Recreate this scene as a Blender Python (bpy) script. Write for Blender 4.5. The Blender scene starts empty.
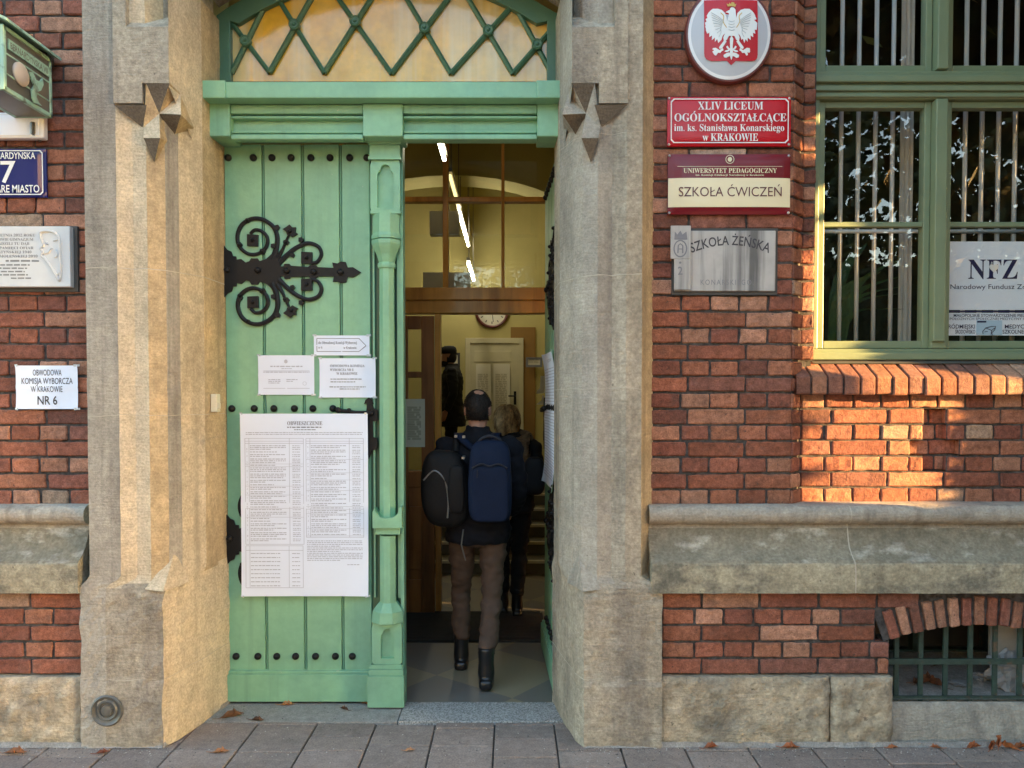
import bpy, bmesh, math, random, unicodedata
from mathutils import Vector, Matrix, noise
from mathutils.geometry import tessellate_polygon
random.seed(44)
SC = bpy.context.scene
COL = SC.collection
# ------------------------------------------------------------------ camera, sky, sun, exposure
F, CX, PY0, H = 769.0, 512.0, 416.2, 1.71
TH = math.atan(0.025)
cam = bpy.data.cameras.new('camera'); camo = bpy.data.objects.new('camera', cam); COL.objects.link(camo)
camo.location = (0, 0, H); camo.rotation_euler = (math.pi/2 - TH, 0, 0)
cam.sensor_width = 36; cam.lens = 36*F/1024; cam.shift_y = 32.2/1024
cam.clip_start = .05; cam.clip_end = 1500
SC.camera = camo
SUN_AZ, SUN_EL = math.radians(15), math.radians(7)     # azimuth measured from the wall towards the street
S = Vector((math.cos(SUN_AZ)*math.cos(SUN_EL), -math.sin(SUN_AZ)*math.cos(SUN_EL), math.sin(SUN_EL)))
W = bpy.data.worlds.new('World'); SC.world = W; W.use_nodes = True
nt = W.node_tree; bg = nt.nodes['Background']
sky = nt.nodes.new('ShaderNodeTexSky'); sky.sky_type = 'NISHITA'; sky.sun_disc = False
sky.sun_elevation = SUN_EL; sky.sun_rotation = math.atan2(S.x, S.y)
nt.links.new(sky.outputs[0], bg.inputs[0]); bg.inputs[1].default_value = .15
sun = bpy.data.lights.new('sun', 'SUN'); sun.energy = 4.7; sun.angle = math.radians(.5); sun.color = (1, .57, .21)
suno = bpy.data.objects.new('sun', sun); COL.objects.link(suno); suno.rotation_euler = S.to_track_quat('Z', 'Y').to_euler()
suno.location = (20, -12, 12)
vs = SC.view_settings; vs.view_transform = 'Standard'; vs.look = 'None'; vs.exposure = 3.4; vs.gamma = 1.0
vs.use_curve_mapping = False
SC.render.engine = 'CYCLES'
cy = SC.cycles; cy.use_denoising = True; cy.max_bounces = 8; cy.transparent_max_bounces = 16; cy.sample_clamp_indirect = 6
cy.caustics_reflective = False; cy.caustics_refractive = False

# ------------------------------------------------------------------ helpers
def P(px, py, Y):
    "where the sight line of a spot in the photograph meets the upright plane at distance Y -> (x, z)"
    x = (px-CX)/F; y = (PY0-py)/F
    dy = math.cos(TH)+y*math.sin(TH); dz = -math.sin(TH)+y*math.cos(TH)
    t = Y/dy
    return x*t, H+dz*t
def PX(px, Y): return (px-CX)*Y/F
def PZ(py, Y): return P(CX, py, Y)[1]
def C(r, g, b):
    f = lambda v: v/12.92 if v <= .04045 else ((v+.055)/1.055)**2.4
    return tuple(f(v/255) for v in (r, g, b))
def nz(x, y, z, s=1): return noise.noise(Vector((x*s, y*s, z*s)))

MATS = {}
def mat(name, col, rough=.6, var=.12, vs_=6, col2=None, c2s=3, c2lo=.5, c2hi=.65, c2amt=1., streak=1., bump=0, bs=80, bump2=0, bs2=12,
        spec=.5, metal=0, tint=False, emis=0, coat=0, fine=0, fs=120, trans=0, mid=None, chip=None, runs=None):
    m = bpy.data.materials.new(name); m.use_nodes = True; t = m.node_tree; N = t.nodes; L = t.links
    b = N['Principled BSDF']
    tc = N.new('ShaderNodeTexCoord'); co = tc.outputs['Object']
    b.inputs['Roughness'].default_value = rough; b.inputs['Specular IOR Level'].default_value = spec; b.inputs['Metallic'].default_value = metal
    b.inputs['Coat Weight'].default_value = coat; b.inputs['Coat Roughness'].default_value = .08
    if trans: b.inputs['Transmission Weight'].default_value = trans
    def noi(scale, detail=4, sz=1.):
        n = N.new('ShaderNodeTexNoise'); n.inputs['Scale'].default_value = scale; n.inputs['Detail'].default_value = detail
        n.inputs['Roughness'].default_value = .6
        if sz != 1.:
            mp = N.new('ShaderNodeMapping'); mp.inputs['Scale'].default_value = (1, 1, sz); L.new(co, mp.inputs[0]); L.new(mp.outputs[0], n.inputs['Vector'])
        else: L.new(co, n.inputs['Vector'])
        return n.outputs['Fac']
    def ramp(fac, lo, hi, a=0., c=1.):
        r = N.new('ShaderNodeMapRange'); r.inputs[1].default_value = lo; r.inputs[2].default_value = hi
        r.inputs[3].default_value = a; r.inputs[4].default_value = c; L.new(fac, r.inputs[0]); return r.outputs[0]
    def mix(fac, a, c, mode='MIX'):
        x = N.new('ShaderNodeMix'); x.data_type = 'RGBA'; x.blend_type = mode
        if isinstance(fac, float): x.inputs[0].default_value = fac
        else: L.new(fac, x.inputs[0])
        for i, v in ((6, a), (7, c)):
            if isinstance(v, tuple): x.inputs[i].default_value = (*v, 1)
            else: L.new(v, x.inputs[i])
        return x.outputs[2]
    if tint:
        at = N.new('ShaderNodeAttribute'); at.attribute_name = 'tint'; cur = at.outputs['Color']
        if tint == 'mul': cur = mix(1., cur, tuple(col), 'MULTIPLY')
    else: cur = tuple(col)
    if col2 is not None:
        cur = mix(ramp(noi(c2s, 5, streak), c2lo, c2hi, 0, c2amt), cur, tuple(col2))
    if var:
        v = ramp(noi(vs_, 5), .3, .7, 1-var, 1+var)
        cb = N.new('ShaderNodeCombineColor')
        for i in range(3): L.new(v, cb.inputs[i])
        cur = mix(1., cur, cb.outputs[0], 'MULTIPLY')
    if fine:
        v = ramp(noi(fs, 3), .35, .65, 1-fine, 1+fine)
        cb = N.new('ShaderNodeCombineColor')
        for i in range(3): L.new(v, cb.inputs[i])
        cur = mix(1., cur, cb.outputs[0], 'MULTIPLY')
    if mid:
        v = ramp(noi(mid[1], 6), .32, .68, 1-mid[0], 1+mid[0])
        cb = N.new('ShaderNodeCombineColor')
        for i in range(3): L.new(v, cb.inputs[i])
        cur = mix(1., cur, cb.outputs[0], 'MULTIPLY')
    if runs: cur = mix(ramp(noi(runs[1], 4, .035), runs[2], runs[2]+.16, 0, runs[3]), cur, tuple(runs[0]))
    if chip: cur = mix(ramp(noi(chip[1], 6), chip[2], chip[2]+.015, 0, chip[3]), cur, tuple(chip[0]))
    if isinstance(cur, tuple): b.inputs['Base Color'].default_value = (*cur, 1)
    else: L.new(cur, b.inputs['Base Color'])
    if emis:
        b.inputs['Emission Color'].default_value = (*col, 1); b.inputs['Emission Strength'].default_value = emis
    hgt = None; prev = None
    if name.startswith('stone_'):
        mp_ = N.new('ShaderNodeMapping'); mp_.inputs['Scale'].default_value = (.22, .22, 1.6); mp_.inputs['Rotation'].default_value = (0, .18, 0); L.new(co, mp_.inputs[0])
        n_ = N.new('ShaderNodeTexNoise'); n_.inputs['Scale'].default_value = 62; n_.inputs['Detail'].default_value = 3; L.new(mp_.outputs[0], n_.inputs['Vector'])
        bn = N.new('ShaderNodeBump'); bn.inputs['Strength'].default_value = 1; bn.inputs['Distance'].default_value = .0045; L.new(n_.outputs['Fac'], bn.inputs['Height']); prev = bn.outputs[0]
    for amt, sc_ in ((bump2, bs2), (bump, bs)):
        if amt:
            bn = N.new('ShaderNodeBump'); bn.inputs['Strength'].default_value = 1; bn.inputs['Distance'].default_value = amt
            L.new(noi(sc_, 4), bn.inputs['Height'])
            if prev: L.new(prev, bn.inputs['Normal'])
            prev = bn.outputs[0]
    if prev: L.new(prev, b.inputs['Normal'])
    MATS[name] = m
    return m

def glassmat(name, refl=.12, tintc=(1, 1, 1), rough=0., ior=1.5, wob=0.):
    m = bpy.data.materials.new(name); m.use_nodes = True; t = m.node_tree; N = t.nodes; L = t.links
    N.remove(N['Principled BSDF']); out = N['Material Output']
    tr = N.new('ShaderNodeBsdfTransparent'); tr.inputs[0].default_value = (*tintc, 1)
    gl = N.new('ShaderNodeBsdfGlossy'); gl.inputs['Roughness'].default_value = rough
    lw = N.new('ShaderNodeLayerWeight'); lw.inputs[0].default_value = .5
    pw = N.new('ShaderNodeMath'); pw.operation = 'POWER'; pw.inputs[1].default_value = 5; L.new(lw.outputs['Facing'], pw.inputs[0])
    ad = N.new('ShaderNodeMath'); ad.operation = 'MULTIPLY_ADD'; ad.use_clamp = True; ad.inputs[1].default_value = .9-refl; ad.inputs[2].default_value = refl; L.new(pw.outputs[0], ad.inputs[0])
    if wob:
        tc = N.new('ShaderNodeTexCoord'); n = N.new('ShaderNodeTexNoise'); n.inputs['Scale'].default_value = 5; n.inputs['Detail'].default_value = 1
        L.new(tc.outputs['Object'], n.inputs['Vector'])
        bp = N.new('ShaderNodeBump'); bp.inputs['Strength'].default_value = 1; bp.inputs['Distance'].default_value = wob; L.new(n.outputs[0], bp.inputs['Height'])
        L.new(bp.outputs[0], gl.inputs['Normal'])
    mx = N.new('ShaderNodeMixShader'); L.new(ad.outputs[0], mx.inputs[0]); L.new(tr.outputs[0], mx.inputs[1]); L.new(gl.outputs[0], mx.inputs[2])
    L.new(mx.outputs[0], out.inputs[0]); MATS[name] = m
    return m

def world(o):
    if o.parent: return world(o.parent) @ o.matrix_parent_inverse @ o.matrix_basis
    return o.matrix_basis.copy()
def attach(ch, pa, keep=True):
    ch.parent = pa
    ch.matrix_parent_inverse = world(pa).inverted() if keep else Matrix()

def flat(Y): return lambda a, b, c: (a, Y-c, b)         # a facade plane: a across, b up, c out towards the street

class MB:
    def __init__(self): self.v = []; self.f = []; self.m = []; self.t = []; self.T = None
    def add(self, vs_, fs, m=0, tint=None):
        o = len(self.v); self.v += [tuple(p) for p in vs_]
        for f in fs: self.f.append([i+o for i in f]); self.m.append(m); self.t.append(tint or (1, 1, 1))
    def box(self, x0, x1, y0, y1, z0, z1, m=0, tint=None, T=None):
        p = [(x, y, z) for z in (z0, z1) for y in (y0, y1) for x in (x0, x1)]
        if T: p = [T(*q) for q in p]
        self.add(p, [(0, 2, 3, 1), (4, 5, 7, 6), (0, 1, 5, 4), (2, 6, 7, 3), (0, 4, 6, 2), (1, 3, 7, 5)], m, tint)
    def slab(self, T, a0, a1, b0, b1, c0, c1, m=0, tint=None):       # box in a facade frame
        p = [T(a, b, c) for c in (c0, c1) for b in (b0, b1) for a in (a0, a1)]
        self.add(p, [(0, 2, 3, 1), (4, 5, 7, 6), (0, 1, 5, 4), (2, 6, 7, 3), (0, 4, 6, 2), (1, 3, 7, 5)], m, tint)
    def poly(self, T, pts, c0, c1, m=0, tint=None):                  # 2D outline extruded from c0 to c1
        n = len(pts); tri = tessellate_polygon([[Vector((a, b, 0)) for a, b in pts]])
        self.add([T(a, b, c1) for a, b in pts], [tuple(t) for t in tri], m, tint)
        if c0 != c1:
            self.add([T(a, b, c1) for a, b in pts]+[T(a, b, c0) for a, b in pts], [(i, (i+1) % n, n+(i+1) % n, n+i) for i in range(n)], m, tint)
    def ribbon(self, T, pts, ws, c0, c1, m=0, tint=None, close=False, rnd=0):
        n = len(pts); E = []
        if not isinstance(ws, (list, tuple)): ws = [ws]*n
        for i in range(n):
            p, q = (pts[(i-1) % n], pts[(i+1) % n]) if close else (pts[max(i-1, 0)], pts[min(i+1, n-1)])
            dx, dy = q[0]-p[0], q[1]-p[1]; l = math.hypot(dx, dy) or 1; nx, ny = -dy/l, dx/l; w = ws[i]/2
            E.append((pts[i][0]+nx*w, pts[i][1]+ny*w, pts[i][0]-nx*w, pts[i][1]-ny*w, pts[i][0], pts[i][1]))
        V = []; K = 5
        for e in E:
            V += [T(e[0], e[1], c0), T(e[0], e[1], c1-rnd), T(e[4], e[5], c1), T(e[2], e[3], c1-rnd), T(e[2], e[3], c0)]
        Fs = []
        for i in range(n if close else n-1):
            j = (i+1) % n
            for k in range(4): Fs.append((i*K+k, i*K+k+1, j*K+k+1, j*K+k))
        if not close: Fs += [tuple(range(K)), tuple((n-1)*K+k for k in range(K))]
        self.add(V, Fs, m, tint)
    def lathe(self, T, prof, n=8, ph=0, m=0, tint=None, cap=True):   # prof: (radius, height); T(x, h, y)
        V = []; Fs = []
        for r, h in prof:
            for k in range(n):
                a = 2*math.pi*(k+ph)/n; V.append(T(r*math.cos(a), h, r*math.sin(a)))
        for i in range(len(prof)-1):
            for k in range(n): Fs.append((i*n+k, i*n+(k+1) % n, (i+1)*n+(k+1) % n, (i+1)*n+k))
        if cap: Fs += [tuple(range(n)), tuple((len(prof)-1)*n+k for k in range(n))]
        self.add(V, Fs, m, tint)
    def tube(self, pts, rs, n=10, m=0, tint=None, flatten=None):
        pts = [Vector(p) for p in pts]; V = []; Fs = []
        if not isinstance(rs, (list, tuple)): rs = [rs]*len(pts)
        up = None
        for i, p in enumerate(pts):
            d = (pts[min(i+1, len(pts)-1)]-pts[max(i-1, 0)]).normalized()
            if up is None: up = Vector((0, 1, 0)) if abs(d.y) < .9 else Vector((1, 0, 0))
            s = d.cross(up).normalized(); up = s.cross(d).normalized()
            r = rs[i]; rx, ry = r if isinstance(r, tuple) else (r, r)
            for k in range(n):
                a = 2*math.pi*k/n; V.append(p+s*math.cos(a)*rx+up*math.sin(a)*ry)
        for i in range(len(pts)-1):
            for k in range(n): Fs.append((i*n+k, i*n+(k+1) % n, (i+1)*n+(k+1) % n, (i+1)*n+k))
        Fs += [tuple(range(n)), tuple((len(pts)-1)*n+k for k in range(n))]
        self.add(V, Fs, m, tint)
    def rings(self, R, n=18, m=0, tint=None, sq=2.):                 # stacked ellipses (cx, cy, z, rx, ry)
        V = []; Fs = []
        for cx, cy_, z, rx, ry in R:
            for k in range(n):
                a = 2*math.pi*k/n; c, s = math.cos(a), math.sin(a)
                V.append((cx+rx*math.copysign(abs(c)**(2/sq), c), cy_+ry*math.copysign(abs(s)**(2/sq), s), z))
        for i in range(len(R)-1):
            for k in range(n): Fs.append((i*n+k, i*n+(k+1) % n, (i+1)*n+(k+1) % n, (i+1)*n+k))
        Fs += [tuple(range(n)), tuple((len(R)-1)*n+k for k in range(n))]
        self.add(V, Fs, m, tint)
    def ball(self, c, r, n=12, m=0, tint=None):
        rx, ry, rz = r if isinstance(r, tuple) else (r, r, r)
        self.rings([(c[0], c[1], c[2]-rz*math.cos(math.pi*i/n), max(rx*math.sin(math.pi*i/n), rx*.02), max(ry*math.sin(math.pi*i/n), ry*.02)) for i in range(n+1)], n+4, m, tint)
    def grid(self, fn, nu, nv, m=0, tint=None):                      # fn(s, t) -> point
        V = [fn(i/nu, j/nv) for j in range(nv+1) for i in range(nu+1)]
        self.add(V, [(j*(nu+1)+i, j*(nu+1)+i+1, (j+1)*(nu+1)+i+1, (j+1)*(nu+1)+i) for j in range(nv) for i in range(nu)], m, tint)
    def build(self, name, mats, parent=None, smooth=False, bevel=0, seg=2, label=None, local=False, recalc=True, remesh=0, wrinkle=0, ws=14):
        me = bpy.data.meshes.new(name)
        V = self.v; base = Vector((0, 0, 0))
        if parent is None and not local:
            xs, ys, zs = zip(*V); base = Vector(((min(xs)+max(xs))/2, (min(ys)+max(ys))/2, min(zs)))
            V = [(x-base.x, y-base.y, z-base.z) for x, y, z in V]
        me.from_pydata(V, [], self.f)
        if not isinstance(mats, (list, tuple)): mats = [mats]
        for mm in mats: me.materials.append(MATS[mm] if isinstance(mm, str) else mm)
        me.polygons.foreach_set('material_index', self.m)
        if any(t != (1, 1, 1) for t in self.t):
            at = me.attributes.new('tint', 'FLOAT_COLOR', 'FACE')
            at.data.foreach_set('color', [c for t in self.t for c in (*t, 1)])
        if recalc:
            bm = bmesh.new(); bm.from_mesh(me); bmesh.ops.recalc_face_normals(bm, faces=bm.faces); bm.to_mesh(me); bm.free()
        me.update()
        o = bpy.data.objects.new(name, me); COL.objects.link(o)
        if remesh:
            md = o.modifiers.new('r', 'REMESH'); md.mode = 'VOXEL'; md.voxel_size = remesh
            md = o.modifiers.new('s', 'SMOOTH'); md.iterations = 4; md.factor = .5
            dg = bpy.context.evaluated_depsgraph_get(); me2 = bpy.data.meshes.new_from_object(o.evaluated_get(dg))
            me2.name = name
            o.modifiers.clear(); o.data = me2; me = me2; smooth = True
            if wrinkle:
                me.update()
                nn = [v.normal.copy() for v in me.vertices]
                for v, q in zip(me.vertices, nn):
                    c = v.co
                    w = nz(c.x*.7+c.z*.5, c.y*.7, c.z*1.6, ws)+.5*nz(c.x, c.y, c.z*1.5, ws*2.3)
                    v.co = c+q*(w*wrinkle)
        if smooth: me.polygons.foreach_set('use_smooth', [True]*len(me.polygons))
        o.location = base
        if bevel:
            md = o.modifiers.new('edge', 'BEVEL'); md.width = bevel; md.segments = seg; md.limit_method = 'ANGLE'; md.angle_limit = math.radians(40)
            md.harden_normals = False
        if parent is not None: attach(o, parent, not local)
        if label: o['label'] = label
        return o

def empty(name, loc, rz=0):
    o = bpy.data.objects.new(name, None); o.empty_display_size = .1; COL.objects.link(o); o.location = loc; o.rotation_euler = (0, 0, rz); return o
def tag(o, label, cat, group=None):
    o['label'] = label; o['category'] = cat
    if group: o['group'] = group
    return o
def struct(o): o['kind'] = 'structure'; return o
def catmull(pts, n=6, close=False):
    out = []; N = len(pts)
    rng = range(N if close else N-1)
    for i in rng:
        g = (lambda k: pts[k % N]) if close else (lambda k: pts[min(max(k, 0), N-1)])
        p0, p1, p2, p3 = g(i-1), g(i), g(i+1), g(i+2)
        for j in range(n):
            t = j/n
            out.append(tuple(.5*((2*b)+(-a+c)*t+(2*a-5*b+4*c-d)*t*t+(-a+3*b-3*c+d)*t**3) for a, b, c, d in zip(p0, p1, p2, p3)))
    if not close: out.append(tuple(pts[-1]))
    return out

def superbox(q, c, hx, hy, hz, e=5., nu=40, nv=24, fn=None, m=0):
    V = []; Fs = []
    for j in range(nv+1):
        ph = -math.pi/2+math.pi*j/nv
        for i in range(nu):
            th = 2*math.pi*i/nu; f = lambda v: math.copysign(abs(v)**(2/e), v)
            x, y, z = hx*f(math.cos(ph))*f(math.cos(th)), hy*f(math.cos(ph))*f(math.sin(th)), hz*f(math.sin(ph))
            if fn: x, y, z = fn(x, y, z)
            V.append((c[0]+x, c[1]+y, c[2]+z))
    for j in range(nv):
        for i in range(nu): Fs.append((j*nu+i, j*nu+(i+1) % nu, (j+1)*nu+(i+1) % nu, (j+1)*nu+i))
    q.add(V, Fs, m)

# lettering ---------------------------------------------------------------------------------
_G = {}
def _w(s, off=0.):
    c = bpy.data.curves.new('t', 'FONT'); c.body = s; c.offset = off; c.resolution_u = 3
    o = bpy.data.objects.new('t', c); COL.objects.link(o)
    me = bpy.data.meshes.new_from_object(o.evaluated_get(bpy.context.evaluated_depsgraph_get()))
    V = [(v.co.x, v.co.y) for v in me.vertices]; Fs = [tuple(p.vertices) for p in me.polygons]
    bpy.data.objects.remove(o); bpy.data.curves.remove(c); bpy.data.meshes.remove(me)
    return V, Fs
def _ser(ch):
    k = ord(ch)
    if 65 <= k <= 90: return chr(0x1D400+k-65)
    if 97 <= k <= 122: return chr(0x1D41A+k-97)
    if 48 <= k <= 57: return chr(0x1D7CE+k-48)
    return ch
def glyph(ch, style):
    key = (ch, style)
    if key in _G: return _G[key]
    off = .012 if style == 'bold' else 0.
    base, comb = ch, ''
    if ch in 'Łł': base, comb = ('L' if ch == 'Ł' else 'l'), '/'
    else:
        d = unicodedata.normalize('NFD', ch)
        if len(d) > 1: base, comb = d[0], d[1]
    src = _ser(base) if style == 'serif' else base
    hh = _ser('H') if style == 'serif' else 'H'
    wd = lambda s: (lambda V: max(v[0] for v in V)-min(v[0] for v in V))(_w(s)[0])
    adv = wd(hh+src+hh)-wd(hh+hh)
    V, Fs = _w(src, off) if base.strip() else ([], [])
    V = list(V); Fs = list(Fs)
    th = .10 if style in ('serif', 'bold') else .07
    if V:
        x0, x1 = min(v[0] for v in V), max(v[0] for v in V); top = max(v[1] for v in V); mx = (x0+x1)/2
        def q(p): 
            n = len(V); V.extend(p); Fs.append(tuple(range(n, n+len(p))))
        if comb == '\u0301': q([(mx-.03, top+.05), (mx+th-.03, top+.05), (mx+.10+th, top+.2), (mx+.06, top+.2)])
        if comb == '\u0307': q([(mx-th*.6, top+.06), (mx+th*.6, top+.06), (mx+th*.6, top+.18), (mx-th*.6, top+.18)])
        if comb == '\u0328': q([(x1-.12, 0), (x1-.04, 0), (x1-.10, -.10), (x1-.02, -.17), (x1-.10, -.2), (x1-.2, -.12)])
        if comb == '/': q([(x0-.02, top*.36), (x0-.02, top*.36+th), (x0+.36 if ch == 'Ł' else x1+.06, top*.62+th), (x0+.36 if ch == 'Ł' else x1+.06, top*.62)])
    _G[key] = (V, Fs, adv); return _G[key]
def text(mb, T, s, a0, a1, b0, b1, c, style='sans', m=0, arc=0., track=0.):
    "s set between a0 and a1, baseline b0, cap height b1-b0, at height c over the sheet"
    x = 0; items = []
    for ch in s:
        V, Fs, adv = glyph(ch, style); items.append((x, V, Fs, adv)); x += adv+track
    w = x-track or 1; sx = (a1-a0)/w; sy = (b1-b0)/.70
    for x, V, Fs, adv in items:
        if not V: continue
        t = (x+adv/2)/w*2-1; dz = arc*(1-t*t); sl = -2*arc*t/((a1-a0)/2)
        pts = []
        for vx, vy in V:
            u = (vx-adv/2)*sx; v = vy*sy
            pts.append(T(a0+(x+adv/2)*sx+u-v*sl*.8, b0+dz+v+u*sl, c))
        mb.add(pts, Fs, m)
def body_text(mb, T, a0, a1, b, h, c, m=0, fill=1., seed=0):
    "one line of print too small to read: dashes as long as words"
    r = random.Random(seed*7919+int(b*1e5)); x = a0; end = a0+(a1-a0)*fill
    while x < end:
        w = r.uniform(1.5, 7)*h*.7; w = min(w, end-x)
        if w > h*.3: mb.add([T(x, b, c), T(x+w, b, c), T(x+w, b+h*r.uniform(.7, 1), c), T(x, b+h*.85, c)], [(0, 1, 2, 3)], m)
        x += w+h*.7

# ------------------------------------------------------------------ materials
mat('brick', (1.24, 1.30, 1.30), .88, .22, 9, col2=(.13, .085, .07), c2s=14, c2lo=.58, c2hi=.72, c2amt=.5, bump=.004, bs=55, bump2=.003, bs2=160, spec=.25, tint='mul', fine=.18, fs=150, mid=(.26, 40), chip=((.07, .055, .05), 60, .66, .75), runs=((.30, .235, .20), 2.6, .60, .38))
mat('mortar', (.075, .07, .068), .95, .3, 20, bump=.003, bs=120, spec=.2, mid=(.3, 40))
mat('stone_grey', (.37, .34, .285), .92, .18, 3, col2=(.16, .145, .13), c2s=5, c2lo=.46, c2hi=.72, c2amt=.75, streak=.14, bump=.004, bs=45, bump2=.003, bs2=150, spec=.2, fine=0.13, fs=85, mid=(.12, 26), chip=((.14, .125, .10), 34, .71, .7), runs=((.13, .118, .10), 11, .56, .65))
mat('stone_weathered', (.38, .335, .26), .92, .22, 3, col2=(.17, .15, .13), c2s=4, c2lo=.46, c2hi=.70, c2amt=.8, streak=.2, bump=.006, bs=40, bump2=.003, bs2=150, spec=.2, fine=0.17, fs=70, mid=(.14, 24), chip=((.12, .105, .08), 30, .70, .75), runs=((.14, .125, .105), 9, .56, .7))
mat('stone_slope', (.235, .21, .155), .93, .22, 3, col2=(.46, .43, .36), c2s=5, c2lo=.55, c2hi=.66, c2amt=.85, streak=2.2, bump=.005, bs=50, bump2=.003, bs2=130, spec=.2, fine=.16, fs=70, mid=(.2, 20))
mat('seam', (.46, .42, .34), .95, .2, 20)
mat('stone_dark', (.135, .115, .09), .92, .2, 6, bump=.003, bs=50, spec=.2, fine=.2)  # darker stone, used on the downward-facing facets of the jamb stars
mat('stone_pale', (.57, .485, .35), .92, .14, 4, col2=(.40, .33, .225), c2s=2.5, c2lo=.45, c2hi=.7, streak=.3, bump=.003, bs=60, bump2=.002, bs2=170, spec=.2, fine=.16, fs=90, mid=(.14, 24), chip=((.20, .16, .11), 40, .71, .7), runs=((.30, .25, .18), 8, .56, .6))
mat('stone_ochre', (.48, .375, .23), .92, .16, 4, col2=(.31, .25, .17), c2s=1.6, c2lo=.5, c2hi=.72, streak=.35, bump=.003, bs=60, bump2=.002, bs2=170, spec=.2, fine=.15, fs=90, mid=(.16, 22), chip=((.20, .15, .09), 38, .70, .7), runs=((.25, .20, .135), 7, .54, .7))
mat('stone_plinth', (.43, .365, .265), .93, .2, 3, col2=(.18, .165, .14), c2s=3.5, c2lo=.5, c2hi=.68, c2amt=.8, bump=.010, bs=22, bump2=.006, bs2=70, spec=.2, fine=0.15, fs=60, mid=(.24, 16), chip=((.10, .09, .07), 26, .66, .6))
mat('stone_lichen', (.34, .31, .225), .93, .22, 3, col2=(.15, .145, .12), c2s=4.5, c2lo=.50, c2hi=.64, c2amt=.8, streak=1.6, bump=.006, bs=45, bump2=.004, bs2=120, spec=.2, fine=0.18, fs=70, mid=(.26, 20), chip=((.10, .095, .08), 30, .66, .7))
mat('granite', (.33, .32, .30), .8, .1, 8, bump=.002, bs=200, fine=.55, fs=130)
mat('concrete', (.30, .28, .255), .9, .18, 5, col2=(.19, .175, .16), c2s=5, c2lo=.5, c2hi=.7, bump=.003, bs=60, fine=.2, mid=(.2, 22))
mat('paving', (.88, .82, .76), .85, .16, 4, col2=(.55, .50, .47), c2s=3, c2lo=.5, c2hi=.75, c2amt=.0, bump=.002, bs=90, spec=.35, tint='mul', fine=.18, fs=120, mid=(.14, 22), chip=((.10, .09, .085), 45, .70, .5))
mat('paving_joint', (.10, .09, .08), .95, .3, 30)
mat('asphalt', (.055, .054, .053), .9, .2, 2, bump=.003, bs=120, fine=.3)
mat('earth', (.12, .13, .06), .95, .3, .5)
mat('green_paint', (.225, .46, .288), .42, .10, 5, col2=(.19, .385, .265), c2s=2, c2lo=.5, c2hi=.75, streak=.4, bump=.0012, bs=60, bump2=.0012, bs2=14, spec=.5, mid=(.05, 25), chip=((.46, .52, .42), 19, .705, .7), runs=((.16, .31, .21), 12, .57, .5))
mat('green_dark', (.06, .145, .088), .4, .08, 6, bump=.001, bs=60)
mat('window_green', (.175, .235, .145), .4, .07, 5, bump=.0008, bs=60)
mat('iron', (.006, .006, .007), .5, .2, 20, bump=.0015, bs=90, spec=.3)
mat('grate', (.03, .058, .046), .6, .3, 30, bump=.001, bs=100, col2=(.10, .07, .045), c2s=20, c2lo=.6, c2hi=.7)
mat('paper', (.80, .86, .97), .75, .03, 3, bump=.003, bs=6, spec=.3)
mat('paper_warm', (.72, .68, .55), .8, .04, 3)
mat('tape', (.62, .66, .66), .15, .03)
mat('ink', (.05, .05, .06), .7, 0)
mat('ink_soft', (.46, .49, .57), .75, 0)
mat('print_faint', (.50, .46, .34), .8, 0)
mat('ink_mid', (.20, .21, .24), .75, 0)
mat('enamel_red', (.50, .010, .020), .22, .05, 4, coat=.12, spec=.3)
mat('enamel_maroon', (.17, .012, .02), .22, .05, 4, coat=.15, spec=.3)
mat('enamel_cream', (.80, .73, .50), .22, .03, 4, coat=.12, spec=.3)
mat('enamel_white', (.78, .79, .80), .15, .03, 4, coat=.5)
mat('enamel_blue', (.010, .012, .13), .15, .05, 4, coat=.3, spec=.4)
mat('enamel_silver', (.50, .53, .58), .25, .03, 4, coat=.2, spec=.3)
mat('rim_brown', (.14, .035, .03), .35, .15, 8)
mat('white_letter', (.80, .80, .80), .4, 0)
mat('brown_letter', (.11, .025, .03), .4, 0)
mat('navy', (.012, .012, .075), .5, 0)
mat('gold', (.62, .40, .08), .35, 0)
mat('eagle', (.80, .82, .82), .35, 0)
mat('eagle_line', (.42, .47, .50), .5, 0)
mat('marble', (.62, .63, .63), .5, .06, 6, col2=(.52, .53, .54), c2s=4, c2lo=.5, c2hi=.75, streak=.5)
mat('marble_cut', (.22, .22, .22), .8, 0)
mat('slate_back', (.055, .055, .055), .6, .1)
mat('old_board', (.44, .44, .43), .75, .1, 10, col2=(.10, .10, .10), c2s=11, c2lo=.46, c2hi=.64, c2amt=.9, streak=.05, bump=.001, bs=60)
mat('copper_green', (.27, .47, .40), .55, .15, 12, col2=(.12, .17, .14), c2s=16, c2lo=.55, c2hi=.7)
mat('lamp_dark', (.10, .10, .09), .35, .2)
mat('globe', (.44, .41, .39), .3, .1)
mat('steel', (.5, .52, .54), .3, .1, metal=.6)
mat('cream_plastic', (.66, .62, .48), .4, 0)
mat('amber', (.74, .40, .035), .10, .15, 3, col2=(.60, .42, .15), c2s=1.1, c2lo=.5, c2hi=.7, spec=.6, coat=.4, bump=.0015, bs=9, runs=((.76, .64, .40), 5, .48, .6), mid=(.12, 14))
mat('wood', (.74, .34, .065), .35, .15, 3, col2=(.46, .18, .035), c2s=7, c2lo=.45, c2hi=.65, streak=.08, coat=.3)
mat('wood_dark', (.34, .125, .03), .4, .15, 3, col2=(.16, .055, .015), c2s=7, c2lo=.45, c2hi=.65, streak=.08, coat=.2)
mat('plaster_yellow', (.50, .43, .17), .85, .08, 2)
mat('plaster_cream', (.50, .44, .20), .85, .08, 2)
mat('dado', (.26, .14, .03), .6, .1, 2)
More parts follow.
